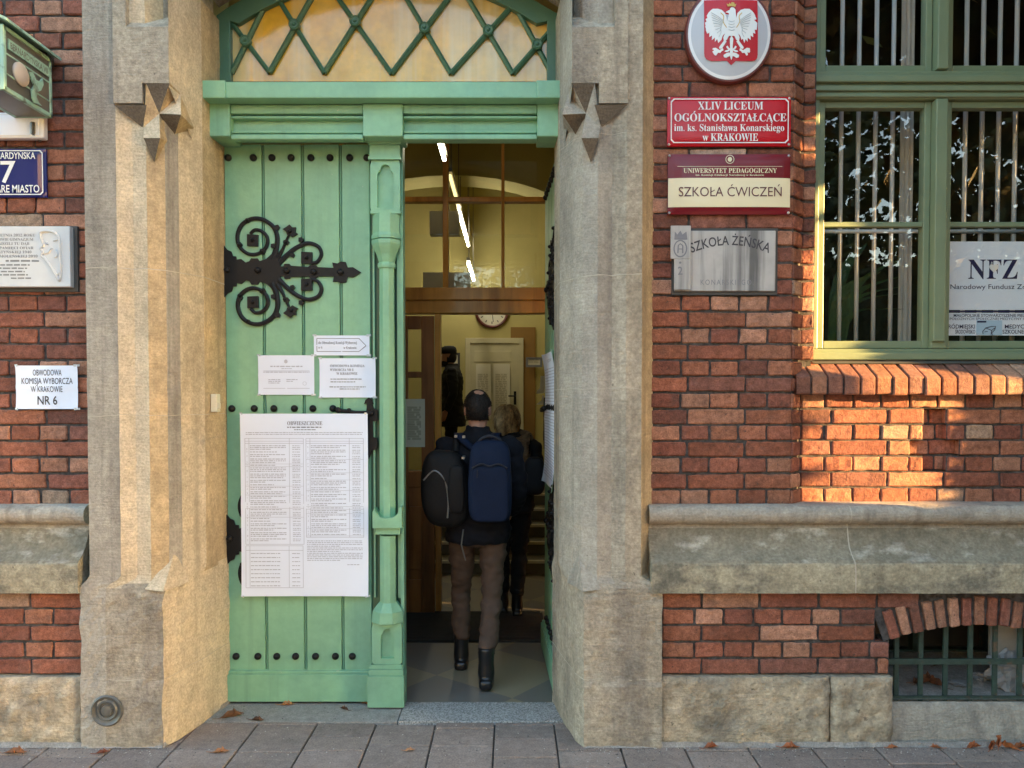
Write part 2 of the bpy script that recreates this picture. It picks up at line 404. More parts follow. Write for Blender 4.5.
mat('door_cream', (.58, .53, .34), .5, .05)
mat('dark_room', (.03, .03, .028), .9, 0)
mat('curtain', (.6, .6, .57), .9, .06)
mat('bar_white', (.70, .72, .75), .45, .05)
mat('rubber_mat', (.03, .028, .026), .9, .2, 40)
mat('step_stone', (.14, .12, .07), .7, .1)
mat('nosing', (.62, .56, .36), .6, .1)
mat('tube', (1, .93, .72), .4, 0, emis=3.6)
mat('tube_dim', (1, .80, .35), .4, 0, emis=.2)
mat('fixture', (.2, .18, .14), .5, 0)
mat('skin', (.42, .22, .15), .55, .06, 20, bump=.0006, bs=150)
mat('hair_dark', (.011, .008, .006), .6, .5, 60, bump=.004, bs=120, fine=.6, fs=110, spec=.3)
mat('hair_blond', (.58, .38, .17), .5, .35, 40, col2=(.22, .12, .045), c2s=28, c2lo=.45, c2hi=.6, streak=.25, bump=.006, bs=70)
mat('jacket_navy', (.005, .006, .010), .8, .15, 20, spec=.2, bump=.002, bs=30)
mat('coat_black', (.0035, .0035, .004), .85, .15, 20, bump=.002, bs=30)
mat('trousers_brown', (.075, .046, .031), .85, .12, 14, bump=.003, bs=22)
mat('trousers_black', (.004, .004, .0045), .85, .1, 14, bump=.003, bs=22)
mat('boot', (.010, .010, .011), .28, .1, 20)
mat('pack_blue', (.0035, .010, .031), .75, .12, 14, spec=.2, bump=.0015, bs=60, fine=.1, fs=200)
mat('pack_blue_dark', (.002, .005, .014), .7, .1)
mat('bag_black', (.004, .004, .0045), .7, .15, 20, spec=.25, bump=.002, bs=40)
mat('zip', (.22, .21, .20), .4, .1, metal=.5)
mat('scarf', (.13, .085, .045), .9, .35, 30, bump=.006, bs=70)
mat('plant_leaf', (.035, .085, .028), .4, .25, 12)
mat('pot', (.30, .13, .07), .7, .1)
mat('dry_leaf', (.25, .125, .065), .75, .35, 25, bump=.001, bs=90, tint='mul')
mat('plastic_bag', (.25, .26, .27), .35, .1)
mat('board_grey', (.30, .30, .28), .8, .15, 8)
mat('bark', (.085, .065, .05), .95, .25, 6, streak=.2, bump=.02, bs=14)
mat('tree_leaf', (.075, .085, .022), .6, .3, 3, tint='mul')
mat('render_wall', (.52, .44, .30), .9, .1, .5)
mat('roof_tile', (.22, .08, .05), .85, .2, 3)
mat('blocker_metal', (.10, .13, .12), .5, .1)
mat('kerb', (.30, .29, .28), .85, .15, 5, fine=.25)
mat('eye_white', (.8, .78, .74), .2, 0)
mat('blind_dark', (.02, .022, .024), .2, 0)
glassmat('pane', .10, (.93, .95, .93), wob=.0005)
glassmat('pane_inner', .07, (.92, .92, .88))
m = mat('floor_tile', (.2, .18, .15), .45, .12, 6)
_t = m.node_tree; _n = _t.nodes; _l = _t.links
ck = _n.new('ShaderNodeTexChecker'); ck.inputs['Scale'].default_value = 1.7; ck.inputs[1].default_value = (.27, .225, .15, 1); ck.inputs[2].default_value = (.17, .155, .135, 1)
mp = _n.new('ShaderNodeMapping'); mp.inputs['Rotation'].default_value = (0, 0, math.radians(38)); mp.inputs['Location'].default_value = (.31, .12, .25)
tc = _n.new('ShaderNodeTexCoord'); _l.new(tc.outputs['Object'], mp.inputs[0]); _l.new(mp.outputs[0], ck.inputs['Vector']); _l.new(ck.outputs[0], _n['Principled BSDF'].inputs['Base Color'])

# ------------------------------------------------------------------ ground
ROAD_Z = -.13
g = MB(); g.box(-400, 400, -400, 400, -1.2, -.20); struct(g.build('ground', 'earth'))
g = MB(); g.box(-120, 160, -9.2, -2.0, -.6, ROAD_Z); struct(g.build('road', 'asphalt'))
g = MB(); g.box(-120, 160, -2.0, -1.85, -.6, .012); g.box(-120, 160, -9.35, -9.2, -.6, .012); struct(g.build('kerb', 'kerb', bevel=.02))
g = MB(); g.box(-120, 160, -13, -9.35, -.6, -.01); struct(g.build('far_pavement', 'concrete'))
g = MB(); rp = random.Random(5)
g.box(-120, 160, -1.85, 9.0, -.5, -.016, 1)
TINTS = [(.315, .262, .236), (.335, .278, .25), (.295, .247, .224), (.32, .265, .242), (.345, .288, .256), (.28, .236, .215)]
for k in range(-22, 24):
    x0 = .22+.31*k; y = -1.85+rp.uniform(0, .2)
    while y < 4.27:
        ln = rp.choice((.16, .2, .24, .31)); y1 = min(y+ln, 4.30)
        if 4.0 < y1 < 4.2 and -1.75 < x0 < .3: y1 = 4.0
        if not (y > 3.99 and -1.75 < x0 < .3) and y1-y > .03:
            zt = rp.uniform(-.003, .0015)
            g.box(x0+.004, x0+.306, y+.004, y1-.004, -.2, zt, 0, (lambda k_, t_: tuple(c*k_ for c in t_))(rp.uniform(.90, 1.08), rp.choice(TINTS)))
        y = y1
struct(g.build('pavement', ['paving', 'paving_joint'], bevel=.005, seg=2))

# ------------------------------------------------------------------ the school building
XC = -.675
B = empty('school_building', (XC, 3.84, 0))
tag(B, 'old brick and sandstone school front with tall green double door and green window', 'building')
PAL = [(.20, .072, .044), (.235, .09, .054), (.165, .062, .042), (.26, .108, .066), (.27, .125, .08), (.30, .15, .10), (.15, .062, .046), (.215, .078, .05), (.18, .066, .046)]
def brick(mb, fr, a0, b0, w, h, d=.06, r=random, rough=1., tint=None):
    o, u, n = fr
    t = tint or r.choice(PAL); k = r.uniform(.80, 1.20); t = tuple(x*k for x in t)
    if r.random() < .045 and not tint: t = r.choice(((.26, .17, .12), (.30, .16, .11), (.24, .15, .11), (.36, .25, .20)))
    nx = 6 if w > .2 else 4; ny = 3
    A = [0, .005]+[.005+(w-.01)*i/nx for i in range(1, nx)]+[w-.005, w]
    Z = [0, .005]+[.005+(h-.01)*i/ny for i in range(1, ny)]+[h-.005, h]
    jc = r.uniform(-.003, .003); tl = r.uniform(-.006, .006); rot = r.uniform(-.006, .006); sd = r.uniform(0, 99)
    V = []; na, nb = len(A), len(Z)
    def put(a, b, c):
        a += rot*(b-h/2); b -= rot*(a-w/2)
        return o+u*(a0+a)+Vector((0, 0, b0+b))+n*c
    for j, b in enumerate(Z):
        for i, a in enumerate(A):
            ea, eb = i in (0, na-1), j in (0, nb-1)
            c = jc+tl*(a/w-.5)+.0034*rough*noise.noise(Vector((a*46+sd, b*46, sd)))
            aa, bb = a, b
            if ea or eb:
                c -= .005
                e = .0052*noise.noise(Vector((a*30, b*30+sd, sd*.3)))*rough
                if ea: aa += e+(.002 if i == 0 else -.002)*(1 if eb else 0)
                if eb: bb += e+(.002 if j == 0 else -.002)*(1 if ea else 0)
            V.append(put(aa, bb, c))
    Fs = [(j*na+i, j*na+i+1, (j+1)*na+i+1, (j+1)*na+i) for j in range(nb-1) for i in range(na-1)]
    loop = [i for i in range(na)]+[j*na+na-1 for j in range(1, nb)]+[(nb-1)*na+i for i in range(na-2, -1, -1)]+[j*na for j in range(nb-2, 0, -1)]
    k0 = len(V)
    for q in loop: V.append(V[q]-n*d)
    L = len(loop)
    for i in range(L): Fs.append((loop[i], k0+i, k0+(i+1) % L, loop[(i+1) % L]))
    mb.add(V, Fs, 0, t)
FR = lambda x, y: (Vector((x, y, 0)), Vector((1, 0, 0)), Vector((0, -1, 0)))
def brickwork(mb, fr, W_, z0, rows, course, first='B', phase=0., allow=None, d=.06, r=None, j=.0112, rough=1.):
    "English bond: stretcher and header courses in turn, each with its own mortar strip behind"
    r = r or random; o, u, n = fr
    for k in range(rows):
        za = z0+k*course; A = (k % 2 == 0) == (first == 'A')
        for s0, s1 in (allow(za+course/2) if allow else [(0, W_)]):
            pts = [o+u*a+Vector((0, 0, b))-n*.011 for a, b in ((s0, za), (s1, za), (s1, za+course), (s0, za+course))]
            mb.add(pts, [(0, 1, 2, 3)], 1)
            x = s0-((s0-phase) % .288)-(.11 if A else .288); step = .288 if A else .144
            cuts = []
            while x < s1:
                a, b = max(x, s0), min(x+step, s1)
                if b > s0 and b-a > .008: cuts.append([a, b])
                x += step
            if len(cuts) > 1 and cuts[0][1]-cuts[0][0] < .06: cuts[1][0] = cuts[0][0]; cuts.pop(0)
            if len(cuts) > 1 and cuts[-1][1]-cuts[-1][0] < .06: cuts[-2][1] = cuts[-1][1]; cuts.pop()
            for a, b in cuts:
                ja = j+r.uniform(-.003, .004)
                if b-a > .03: brick(mb, fr, a+ja/2, za+j/2+r.uniform(-.0015, .0015), b-a-ja, course-j, d, r, rough)
CO = .0808
rb = random.Random(11)
ZS = PZ(503.5, 3.84)                                            # top of the string course
# left wall, upper and lower
mb = MB(); brickwork(mb, FR(-5.2, 3.84), 5.2-2.06, ZS-.01, 54, CO, 'B', .10, r=rb); mb.build('brick_wall', ['brick', 'mortar'], B)
mb = MB(); brickwork(mb, FR(-5.2, 3.755), 5.2-2.105, .342, 5, .0817, 'A', .06, r=rb); mb.build('brick_wall', ['brick', 'mortar'], B)
# right pier, with a splayed corner and a second order beside the window
XP = 1.400
mb = MB(); brickwork(mb, FR(.665, 3.84), XP-.665, ZS-.01, 54, CO, 'B', .035, r=rb)
for k in range(54):
    za = ZS-.01+k*CO
    dpt = rb.uniform(-.004, .004)
    if k >= 2 or True:
        fr = (Vector((XP, 3.84, 0)), Vector((.7071, .7071, 0)), Vector((.7071, -.7071, 0)))
        brick(mb, fr, .002, za+.006, .098, CO-.013, .05, rb)
        fr2 = FR(1.473, 3.92+dpt)
        if k > 8: brick(mb, fr2, .0, za+.008+rb.uniform(-.004, .004), .062+rb.uniform(-.005, .005), CO-.014, .08, rb)
        mb.add([(XP-.002, 3.852, za), (1.466, 3.932, za), (1.466, 3.932, za+CO), (XP-.002, 3.852, za+CO)], [(0, 1, 2, 3)], 1)
        if k > 8: mb.add([(1.466, 3.9325, za), (1.54, 3.9325, za), (1.54, 3.9325, za+CO), (1.466, 3.9325, za+CO)], [(0, 1, 2, 3)], 1)
mb.build('brick_pier', ['brick', 'mortar'], B)
mb = MB(); brickwork(mb, FR(2.985, 3.84), 2.6, ZS-.01, 54, CO, 'B', .035, r=rb); mb.build('brick_pier', ['brick', 'mortar'], B)
# panel under the sill, with a sunk cross
XA, YP = 1.472, 3.92
def panel_allow(z):
    W_ = 2.985-XA; cx = PX(936, YP)-XA; k = int((z-(ZS-.01))/CO)
    sp = {0: 0, 1: 0, 2: .06, 3: .125, 4: .06, 5: .055}.get(k, 0)
    return [(0, cx-sp), (cx+sp, W_)] if sp else [(0, W_)]
mb = MB(); brickwork(mb, FR(XA, YP), 2.985-XA, ZS-.01, 7, CO, 'B', -.02, panel_allow, d=.075, r=rb)
frb = FR(PX(936, YP)-.2, 3.975); brickwork(mb, frb, .4, ZS-.01+CO, 5, CO, 'B', .05, r=rb, d=.03)
mb.build('brick_panel', ['brick', 'mortar'], B)
# lower band on the right with the basement opening and its arch
AX, AZ, AR, AW = PX(983, 3.755), 0, 0, 0
zsp, zap = PZ(641, 3.755), PZ(626, 3.755); hw = PX(983, 3.755)-PX(893, 3.755)
ris = zap-zsp; AR = (hw*hw+ris*ris)/(2*ris); AZ = zap-AR
XB0 = .735
def low_allow(z):
    R2 = AR+.155; W_ = 5.6-XB0
    if z < zsp+.02: e = hw
    else:
        q = R2*R2-(z-AZ)**2; e = math.sqrt(q) if q > 0 else 0
        e = min(e, hw*1.0+.155*hw/AR+.02)
    return [(0, AX-e-XB0), (AX+e-XB0, W_)] if e > .05 else [(0, W_)]
mb = MB(); brickwork(mb, FR(XB0, 3.755), 5.6-XB0, .342, 5, .0817, 'A', .02, low_allow, r=rb)
aa = math.asin(hw/AR); NV = 15
for k in range(NV):
    a = -aa+2*aa*(k+.5)/NV; n_ = Vector((0, -1, 0)); u = Vector((math.cos(a), 0, -math.sin(a))); up = Vector((math.sin(a), 0, math.cos(a)))
    tb = MB(); w = 2*AR*math.sin(aa/NV)-.016; hb = rb.uniform(.132, .142)
    brick(tb, (Vector((0, 0, 0)), Vector((1, 0, 0)), n_), -w/2, 0, w, hb, .1, rb)
    cen = Vector((AX, 3.753-rb.uniform(0, .006), AZ))+up*(AR+rb.uniform(0, .006))
    mb.add([cen+u*p[0]+up*p[2]+Vector((0, p[1], 0)) for p in tb.v], tb.f, 0, tb.t[0])
    a0, a1 = -aa*1.06+2.12*aa*k/NV, -aa*1.06+2.12*aa*(k+1)/NV
    pol = lambda an, r_, y: (AX+r_*math.sin(an), y, AZ+r_*math.cos(an))
    mb.add([pol(a0, AR+.004, 3.7685), pol(a1, AR+.004, 3.7685), pol(a1, AR+.18, 3.7685), pol(a0, AR+.18, 3.7685)], [(0, 1, 2, 3)], 1)
    mb.add([pol(a0, AR+.004, 3.7685), pol(a1, AR+.004, 3.7685), pol(a1, AR+.004, 4.05), pol(a0, AR+.004, 4.05)], [(0, 1, 2, 3)], 1)
mb.build('brick_wall', ['brick', 'mortar'], B)

# masonry core behind the facing
mb = MB()
for x0, x1, y0, z0, z1 in ((-5.2, XC-1.0, 3.93, 0, 6), (XC+1.0, 1.50, 3.935, 0, 6), (2.99, 5.6, 3.93, 0, 6), (1.55, 2.99, 3.99, ZS-.02, 1.70), (1.55, 2.99, 3.935, 4.7, 6)):
    mb.box(x0, x1, y0, 4.27, z0, z1)
for x0, x1, z0, z1 in ((XC+1.38, AX-hw, 0, ZS-.02), (AX+hw, 5.6, 0, ZS-.02), (AX-hw, AX+hw, zap+.09, ZS-.02)): mb.box(x0, x1, 3.87, 4.26, z0, z1)
mb.box(-5.2, XC-1.40, 3.87, 3.9295, 0, ZS-.02)
mb.build('wall_core', 'mortar', B)

# string courses: a roll, a hollow and a weathered slope
def string_course(x0, x1, dz=0., joints=(), ret=0):
    prof = [(3.95, ZS+.0)]
    for k in range(9):
        a = math.radians(80-k*22); prof.append((3.80-.047*math.cos(a), ZS-.048+.047*math.sin(a)))
    for py, y in ((524.5, 3.812), (528, 3.806), (538, 3.790), (548, 3.765), (556, 3.735), (561.5, 3.708), (564.5, 3.700), (567, 3.698), (593.5, 3.701)): prof.append((y, PZ(py, y)+dz))
    prof.append((3.95, prof[-1][1]))
    sub = []
    for i in range(len(prof)-1):
        k = 3 if i > 11 else 1
        for q in range(k):
            t = q/k; sub.append((prof[i][0]*(1-t)+prof[i+1][0]*t, prof[i][1]*(1-t)+prof[i+1][1]*t))
    sub.append(prof[-1]); n = max(4, int((x1-x0)/.03)); mbs = MB()
    def fn(s, t):
        i = round(t*(len(sub)-1)); y, z = sub[i]; x = x0+(x1-x0)*s
        am = .0015 if i < 10 else .0035
        if x < -2.09 and ret: y += max(0, x+2.105)*.0
        jn = sum(.006*math.exp(-((x-q)/.007)**2) for q in joints)
        return (x, y+am*nz(x, y*2, z, 14)+.6*am*nz(x, y, z, 45)+jn, z+am*.6*nz(x+9, y, z, 16))
    mbs.grid(fn, n, len(sub)-1, 0)
    for xe in (x0, x1): mbs.add([(xe, y, z) for y, z in sub], [tuple(range(len(sub)))], 0)
    # grey roll and bare upper slope keep another stone colour
    mbs.m = [0 if k >= n*(len(sub)-1) else 1 if (k // n) < 11 else 3 if sub[min(k // n, len(sub)-1)][1] > PZ(563, 3.70) else 0 for k in range(len(mbs.f))]
    for q in joints:
        pts_ = [fn((q-x0)/(x1-x0), i/(len(sub)-1)) for i in range(1, len(sub)-1)]
        V = []
        for k, (x, y, z) in enumerate(pts_): V += [(q+.012*nz(z, q, 0, 6)-.0035, y-.0016, z), (q+.012*nz(z, q, 0, 6)+.003, y-.0016, z)]
        o0 = len(mbs.f); mbs.add(V, [(2*k, 2*k+1, 2*k+3, 2*k+2) for k in range(len(pts_)-1)], 2)
    o = mbs.build('string_course', ['stone_lichen', 'stone_grey', 'seam', 'stone_slope'], B, smooth=True); md = o.modifiers.new('arris', 'EDGE_SPLIT'); md.split_angle = math.radians(38); return o
string_course(-5.2, -2.10, -.0, (-2.9,), 1); string_course(.675, 5.6, 0, (1.665, 2.185, 3.4))

# rough plinth blocks
def rough_block(x0, x1, y0, z0, z1, m='stone_plinth', amp=.020, slope=0., parent=B, name='plinth_block'):
    q = MB(); nx, nzn = max(3, int((x1-x0)/.018)), max(3, int((z1-z0)/.018)); sd = random.uniform(0, 50)
    def fn(s, t):
        x, z = x0+(x1-x0)*s, z0+(z1-z0)*t
        e = min(s*(x1-x0), (1-s)*(x1-x0), (1-t)*(z1-z0)+.003)
        rd = .016*max(0, 1-e/.022)**2
        w = abs(noise.noise(Vector((x*9+sd, z*9, sd))))*1.1+.6*noise.noise(Vector((x*24, z*24+sd, 3)))+.25*noise.noise(Vector((x*60, z*60, sd)))
        return (x, y0+rd-amp*w+slope*t, z)
    q.grid(fn, nx, nzn)
    q.grid(lambda s, t: (fn(s, 1)[0], fn(s, 1)[1]*(1-t)+3.95*t, fn(s, 1)[2]), nx, 2)
    for s0 in (0, 1): q.grid(lambda s, t: (fn(s0, t)[0], fn(s0, t)[1]*(1-s)+3.95*s, fn(s0, t)[2]), 2, nzn)
    return q.build(name, m, parent, smooth=True)
for x0, x1 in ((-5.2, -3.35), (-3.345, -2.115)): rough_block(x0, x1, 3.725, -.05, .338)
for x0, x1 in ((.722, 1.558), (1.563, AX-hw+.005), (AX+hw-.005, 3.9), (3.905, 5.6)): rough_block(x0, x1, 3.725, -.05, .338)

# door jambs: splayed mouldings between a broad base and a square head
UP = [(1.375, 3.86), (1.302, 3.722), (1.226, 3.72), (1.16, 3.748), (1.09, 3.742), (1.02, 3.785), (.98, 3.845), (.922, 4.0), (.909, 4.275)]
BS = [(1.42, 3.86), (1.405, 3.715), (1.30, 3.713), (1.19, 3.714), (1.09, 3.714), (1.025, 3.716), (.99, 3.80), (.945, 4.0), (.900, 4.275)]
def jamb(side, segm):
    q = MB(); global UP, BS
    UP[0:2] = [(1.388, 3.86), (1.380, 3.722)] if side < 0 else [(1.385, 3.86), (1.302, 3.722)]
    BS[0:2] = [(1.43, 3.86), (1.425, 3.715)] if side < 0 else [(1.42, 3.86), (1.405, 3.715)]
    zs = [0.0+.025*i for i in range(25)]+[.62+.02*i for i in range(14)]+[.90+.04*i for i in range(74)]
    zs = [z for z in zs if z < 3.75]+[3.75]
    ks = []                                                          # points across the profile
    for i in range(len(UP)-1):
        n = max(2, int(math.hypot(UP[i+1][0]-UP[i][0], UP[i+1][1]-UP[i][1])/.022))
        for k in range(n): ks.append((i, k/n))
    ks.append((len(UP)-2, 1.))
    def pr(tab, i, t): return (tab[i][0]*(1-t)+tab[i+1][0]*t, tab[i][1]*(1-t)+tab[i+1][1]*t)
    V = []
    for z in zs:
        for i, t in ks:
            a, b = pr(BS, i, t), pr(UP, i, t)
            ztop = .84
            zlow = ztop-.15+.09*min(1, abs(i+t-5.2)/2.5)
            w = min(1, max(0, (z-zlow)/(ztop-zlow))); w = w*w*(3-2*w)
            u, y = a[0]*(1-w)+b[0]*w, a[1]*(1-w)+b[1]*w
            x = XC+side*u; low = 1-w
            if z < .33: y -= .010*min(1, (.33-z)/.02) if u > .97 else 0
            am = .0022+.006*low
            y += am*nz(x, y, z, 11)+am*.6*nz(x, y, z, 38); x += am*.7*nz(x+5, y, z, 12)
            V.append((x, y, z))
    n = len(ks)
    for j in range(len(zs)-1):
        for k in range(n-1):
            i, t_ = ks[k]
            q.f.append([j*n+k, j*n+k+1, (j+1)*n+k+1, (j+1)*n+k]); q.t.append((1, 1, 1))
            q.m.append(segm[1][i] if zs[j] < .79+.05*nz(i+t_, 0, 0, .7) else segm[0][i])
    q.v = V
    # square head above the stops, with prism-shaped stops hanging under it
    yf = 3.708
    def pl(us, yb): return [(XC+side*u, y) for u, y in us]
    zt = PZ(28, 3.72)
    for u0, u1, z0 in ((.962, 1.09, PZ(84, 3.72)), (1.0905, 1.228, PZ(104, 3.72))):
        a, b = sorted((XC+side*u0, XC+side*u1)); q.box(a, b, yf, 3.9, z0, zt, 4); q.add([(a, yf, zt), (b, yf, zt), (b, 3.80, zt+.09), (a, 3.80, zt+.09)], [(0, 1, 2, 3)], 4)
    a, b = sorted((XC+side*.962, XC+side*.90)); zl = PZ(95, 3.8)
    q.add([(XC+side*.962, yf+.001, zl), (XC+side*.962, yf+.001, 3.75), (XC+side*.924, 3.99, 3.75), (XC+side*.924, 3.99, zl)], [(0, 1, 2, 3)], 6)
    q.add([(XC+side*.962, yf+.001, zl), (XC+side*.924, 3.99, zl), (XC+side*.94, 3.99, zl-.22)], [(0, 1, 2)], 6)
    q.box(*sorted((XC+side*1.165, XC+side*1.228)), yf+.0006, 3.9, zt, 3.75, 4)
    # one faceted star cut where the mouldings run into the square head
    SV = dict(T1=(203, 102, 3.705), T2=(275, 102, 3.705), C=(243, 195, 3.758), T3=(308, 135, 3.80), R0=(310, 198, 3.735), D=(286, 277, 3.86), R1=(350, 240, 3.93), L=(195, 238, 3.735),
              A=(195, 270, 3.715), B=(246, 270, 3.708), B2=(228, 345, 3.752), BR=(281, 284, 3.85), P1=(103, 168, 3.706), P2=(205, 168, 3.706), P3=(192, 238, 3.7445), T2b=(277, 60, 3.80))
    pv = {}
    for k, (a_, b_, y_) in SV.items():
        X0, Z0 = P(80+a_/3.07, 50+b_/3.07, y_); pv[k] = (XC+side*(XC-X0), y_, Z0)
    li = 1 if side < 0 else 0; oc = 2 if side < 0 else 0
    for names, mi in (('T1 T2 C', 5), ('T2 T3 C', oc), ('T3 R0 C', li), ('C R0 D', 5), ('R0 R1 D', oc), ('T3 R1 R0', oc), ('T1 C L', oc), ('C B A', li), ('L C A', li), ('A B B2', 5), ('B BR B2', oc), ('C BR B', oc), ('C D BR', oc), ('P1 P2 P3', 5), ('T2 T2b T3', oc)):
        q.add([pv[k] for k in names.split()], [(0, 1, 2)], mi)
    pa, pm, pb, apx = (XC+side*1.11, 3.7135, .775), (XC+side*1.02, 3.712, .765), (XC+side*.952, 3.86, .775), (XC+side*1.005, 3.815, .945)
    q.add([pa, pm, pb, apx, (XC+side*1.06, 3.79, .775)], [(0, 1, 3), (1, 2, 3), (0, 3, 4)], 1 if side < 0 else 0)
    for zj, ph, wj in ((2.33 if side < 0 else 2.30, 0, .007), (1.62 if side < 0 else 1.75, 3, .004), (.335, 7, .006), (2.98, 9, .003)):
        if zj > 2.9 and side < 0: continue
        L_ = []
        for i, t in ks:
            a, b = pr(BS, i, t), pr(UP, i, t); w = 0 if zj < .6 else 1
            u, y = a[0]*(1-w)+b[0]*w, a[1]*(1-w)+b[1]*w; x = XC+side*u
            zz_ = zj+.012*nz(u*3+ph, 0, 0, 2.2)+.004*nz(u+ph, 1, 0, 22)
            am = .0022+.006*(1-w)
            yy = y+am*nz(x, y, zz_, 11)+am*.6*nz(x, y, zz_, 38)-.0016-(.010 if 0 else 0); xx_ = x+am*.7*nz(x+5, y, zz_, 12)-side*.0012
            L_.append((xx_, yy, zz_, wj*(.6+.5*nz(u*9, ph, 0, 3))))
        n2 = len(L_); q.add([(a_, b_, c_-d_/2) for a_, b_, c_, d_ in L_]+[(a_, b_, c_+d_/2) for a_, b_, c_, d_ in L_], [(i, i+1, n2+i+1, n2+i) for i in range(n2-1)], 7)
    return q.build('stone_jamb', ['stone_grey', 'stone_pale', 'stone_ochre', 'stone_weathered', 'stone_weathered', 'stone_dark', 'stone_pale' if side < 0 else 'stone_grey', 'seam'], B, recalc=True)
jamb(-1, ([0, 0, 1, 1, 2, 0, 1, 2], [0, 0, 3, 3, 3, 1, 1, 1]))
jamb(1, ([2, 3, 3, 0, 0, 0, 0, 3], [3, 3, 3, 3, 3, 3, 3, 3]))
# arch stones over the door
q = MB(); R_ = .93
ak, ar = 0, 0
FX0, FX1 = PX(222, 4.25), PX(560, 4.25); hwf = (FX1-FX0)/2; zsf = PZ(18, 4.25); rise = .28; RF = (hwf**2+rise**2)/(2*rise); ZF = zsf+rise-RF
def arch_pts(hw_, n=24, grow=0.):
    r = RF+grow; a = math.asin(min(1, hw_/r)); return [(XC+r*math.sin(-a+2*a*k/n), ZF+r*math.cos(-a+2*a*k/n)) for k in range(n+1)]
ap = arch_pts(.935, 24, .06)
for (x0, z0), (x1, z1) in zip(ap, ap[1:]):
    q.add([(x0, 3.76, z0), (x1, 3.76, z1), (x1, 3.76, 5.6), (x0, 3.76, 5.6), (x0, 4.28, z0), (x1, 4.28, z1)], [(0, 1, 2, 3), (0, 1, 5, 4)], 0)
for sx in (-1, 1):
    a, b = sorted((XC+sx*.935, XC+sx*1.375)); q.box(a, b, 3.7605, 4.2, 3.752, 5.6)
q.build('arch_surround', 'stone_weathered', B)
# iron disc let into the base, threshold stones
q = MB(); T = flat(3.708); bx, bz = P(108, 710, 3.708)
Tl = lambda x, h, y: (bx+x, 3.708-h, bz+y)
q.lathe(Tl, [(.078, -.02), (.078, .010), (.070, .016), (.062, .010), (.052, .006), (.045, .014), (.036, .010), (.034, .006), (.028, .006), (.026, .016), (.012, .019)], 28)
q.build('drain_disc', 'lamp_dark', B, smooth=False)
q = MB(); q.box(-.60, .30, 4.004, 4.262, -.2, .004); q.build('granite_threshold', 'granite', B, bevel=.004)
q = MB(); q.box(-1.75, -.604, 4.004, 4.262, -.2, .001); q.build('concrete_threshold', 'concrete', B, bevel=.004)
# a skirt of mortar smeared along the foot of the stone
q = MB()
def foot(x0, x1, y0, y1, n):
    def fn(s, t):
        x = x0+(x1-x0)*s; y = y0+(y1-y0)*s; wd = .014+.010*nz(x, y, 1, 9)
        return (x, y-wd*t, .022*(1-t)**1.6+.0025+.003*nz(x, y, t, 30))
    q.grid(fn, n, 4)
foot(-5.2, -1.69, 3.727, 3.712, 110); foot(-1.70, -1.575, 3.70, 4.24, 20); foot(.35, 5.6, 3.715, 3.727, 160)
q.build('mortar_fillet', 'concrete', B, smooth=True)

# ------------------------------------------------------------------ green double door
YD = 4.262
Ux = lambda px: (px-225)*YD/F
def arch_loop(cx, z0, z1, w, n=26):
    "outline of a small niche with a three-lobed head"
    pts = [(cx-w/2, z0), (cx+w/2, z0)]; r = w*.30
    zc = z1-r
    pts += [(cx+w/2, zc-r*1.2), (cx+w*.45, zc-r*.6), (cx+w*.32, zc-r*.25), (cx+w*.30, zc)]
    pts += [(cx+r*math.cos(math.radians(a)), zc+r*math.sin(math.radians(a))) for a in range(15, 180, 15)]
    pts += [(cx-w*.30, zc), (cx-w*.32, zc-r*.25), (cx-w*.45, zc-r*.6), (cx-w/2, zc-r*1.2)]
    return pts
def niche(mb, T, x0, x1, z0, z1, loop, c, depth, m=0):
    cx = sum(p[0] for p in loop)/len(loop); cz = (min(p[1] for p in loop)+max(p[1] for p in loop))/2
    fine = []
    for (a, b), (d, e) in zip(loop, loop[1:]+loop[:1]):
        k = max(1, int(math.hypot(d-a, e-b)/.012))
        fine += [(a+(d-a)*i/k, b+(e-b)*i/k) for i in range(k)]
    outer = []
    for a, b in fine:
        dx, dz = a-cx, b-cz; t = min((x1-cx)/dx if dx > 1e-9 else (x0-cx)/dx if dx < -1e-9 else 1e9, (z1-cz)/dz if dz > 1e-9 else (z0-cz)/dz if dz < -1e-9 else 1e9)
        outer.append((cx+dx*t, cz+dz*t))
    n = len(fine)
    V = [T(a, b, c) for a, b in outer]+[T(a, b, c) for a, b in fine]+[T(a, b, c-depth) for a, b in fine]
    mb.add(V, [(i, (i+1) % n, n+(i+1) % n, n+i) for i in range(n)]+[(n+i, n+(i+1) % n, 2*n+(i+1) % n, 2*n+i) for i in range(n)], m)
    tri = tessellate_polygon([[Vector((a, b, 0)) for a, b in fine]]); mb.add([T(a, b, c-depth) for a, b in fine], [tuple(t) for t in tri], m)
    mb.slab(T, x0, x1, z0, z1, -.005, c-depth-.002, m)
    V = [T(a, b, cc) for cc in (c, c-depth) for a, b in ((x0, z0), (x1, z0), (x1, z1), (x0, z1))]
    mb.add(V, [(i, (i+1) % 4, 4+(i+1) % 4, 4+i) for i in range(4)], m)

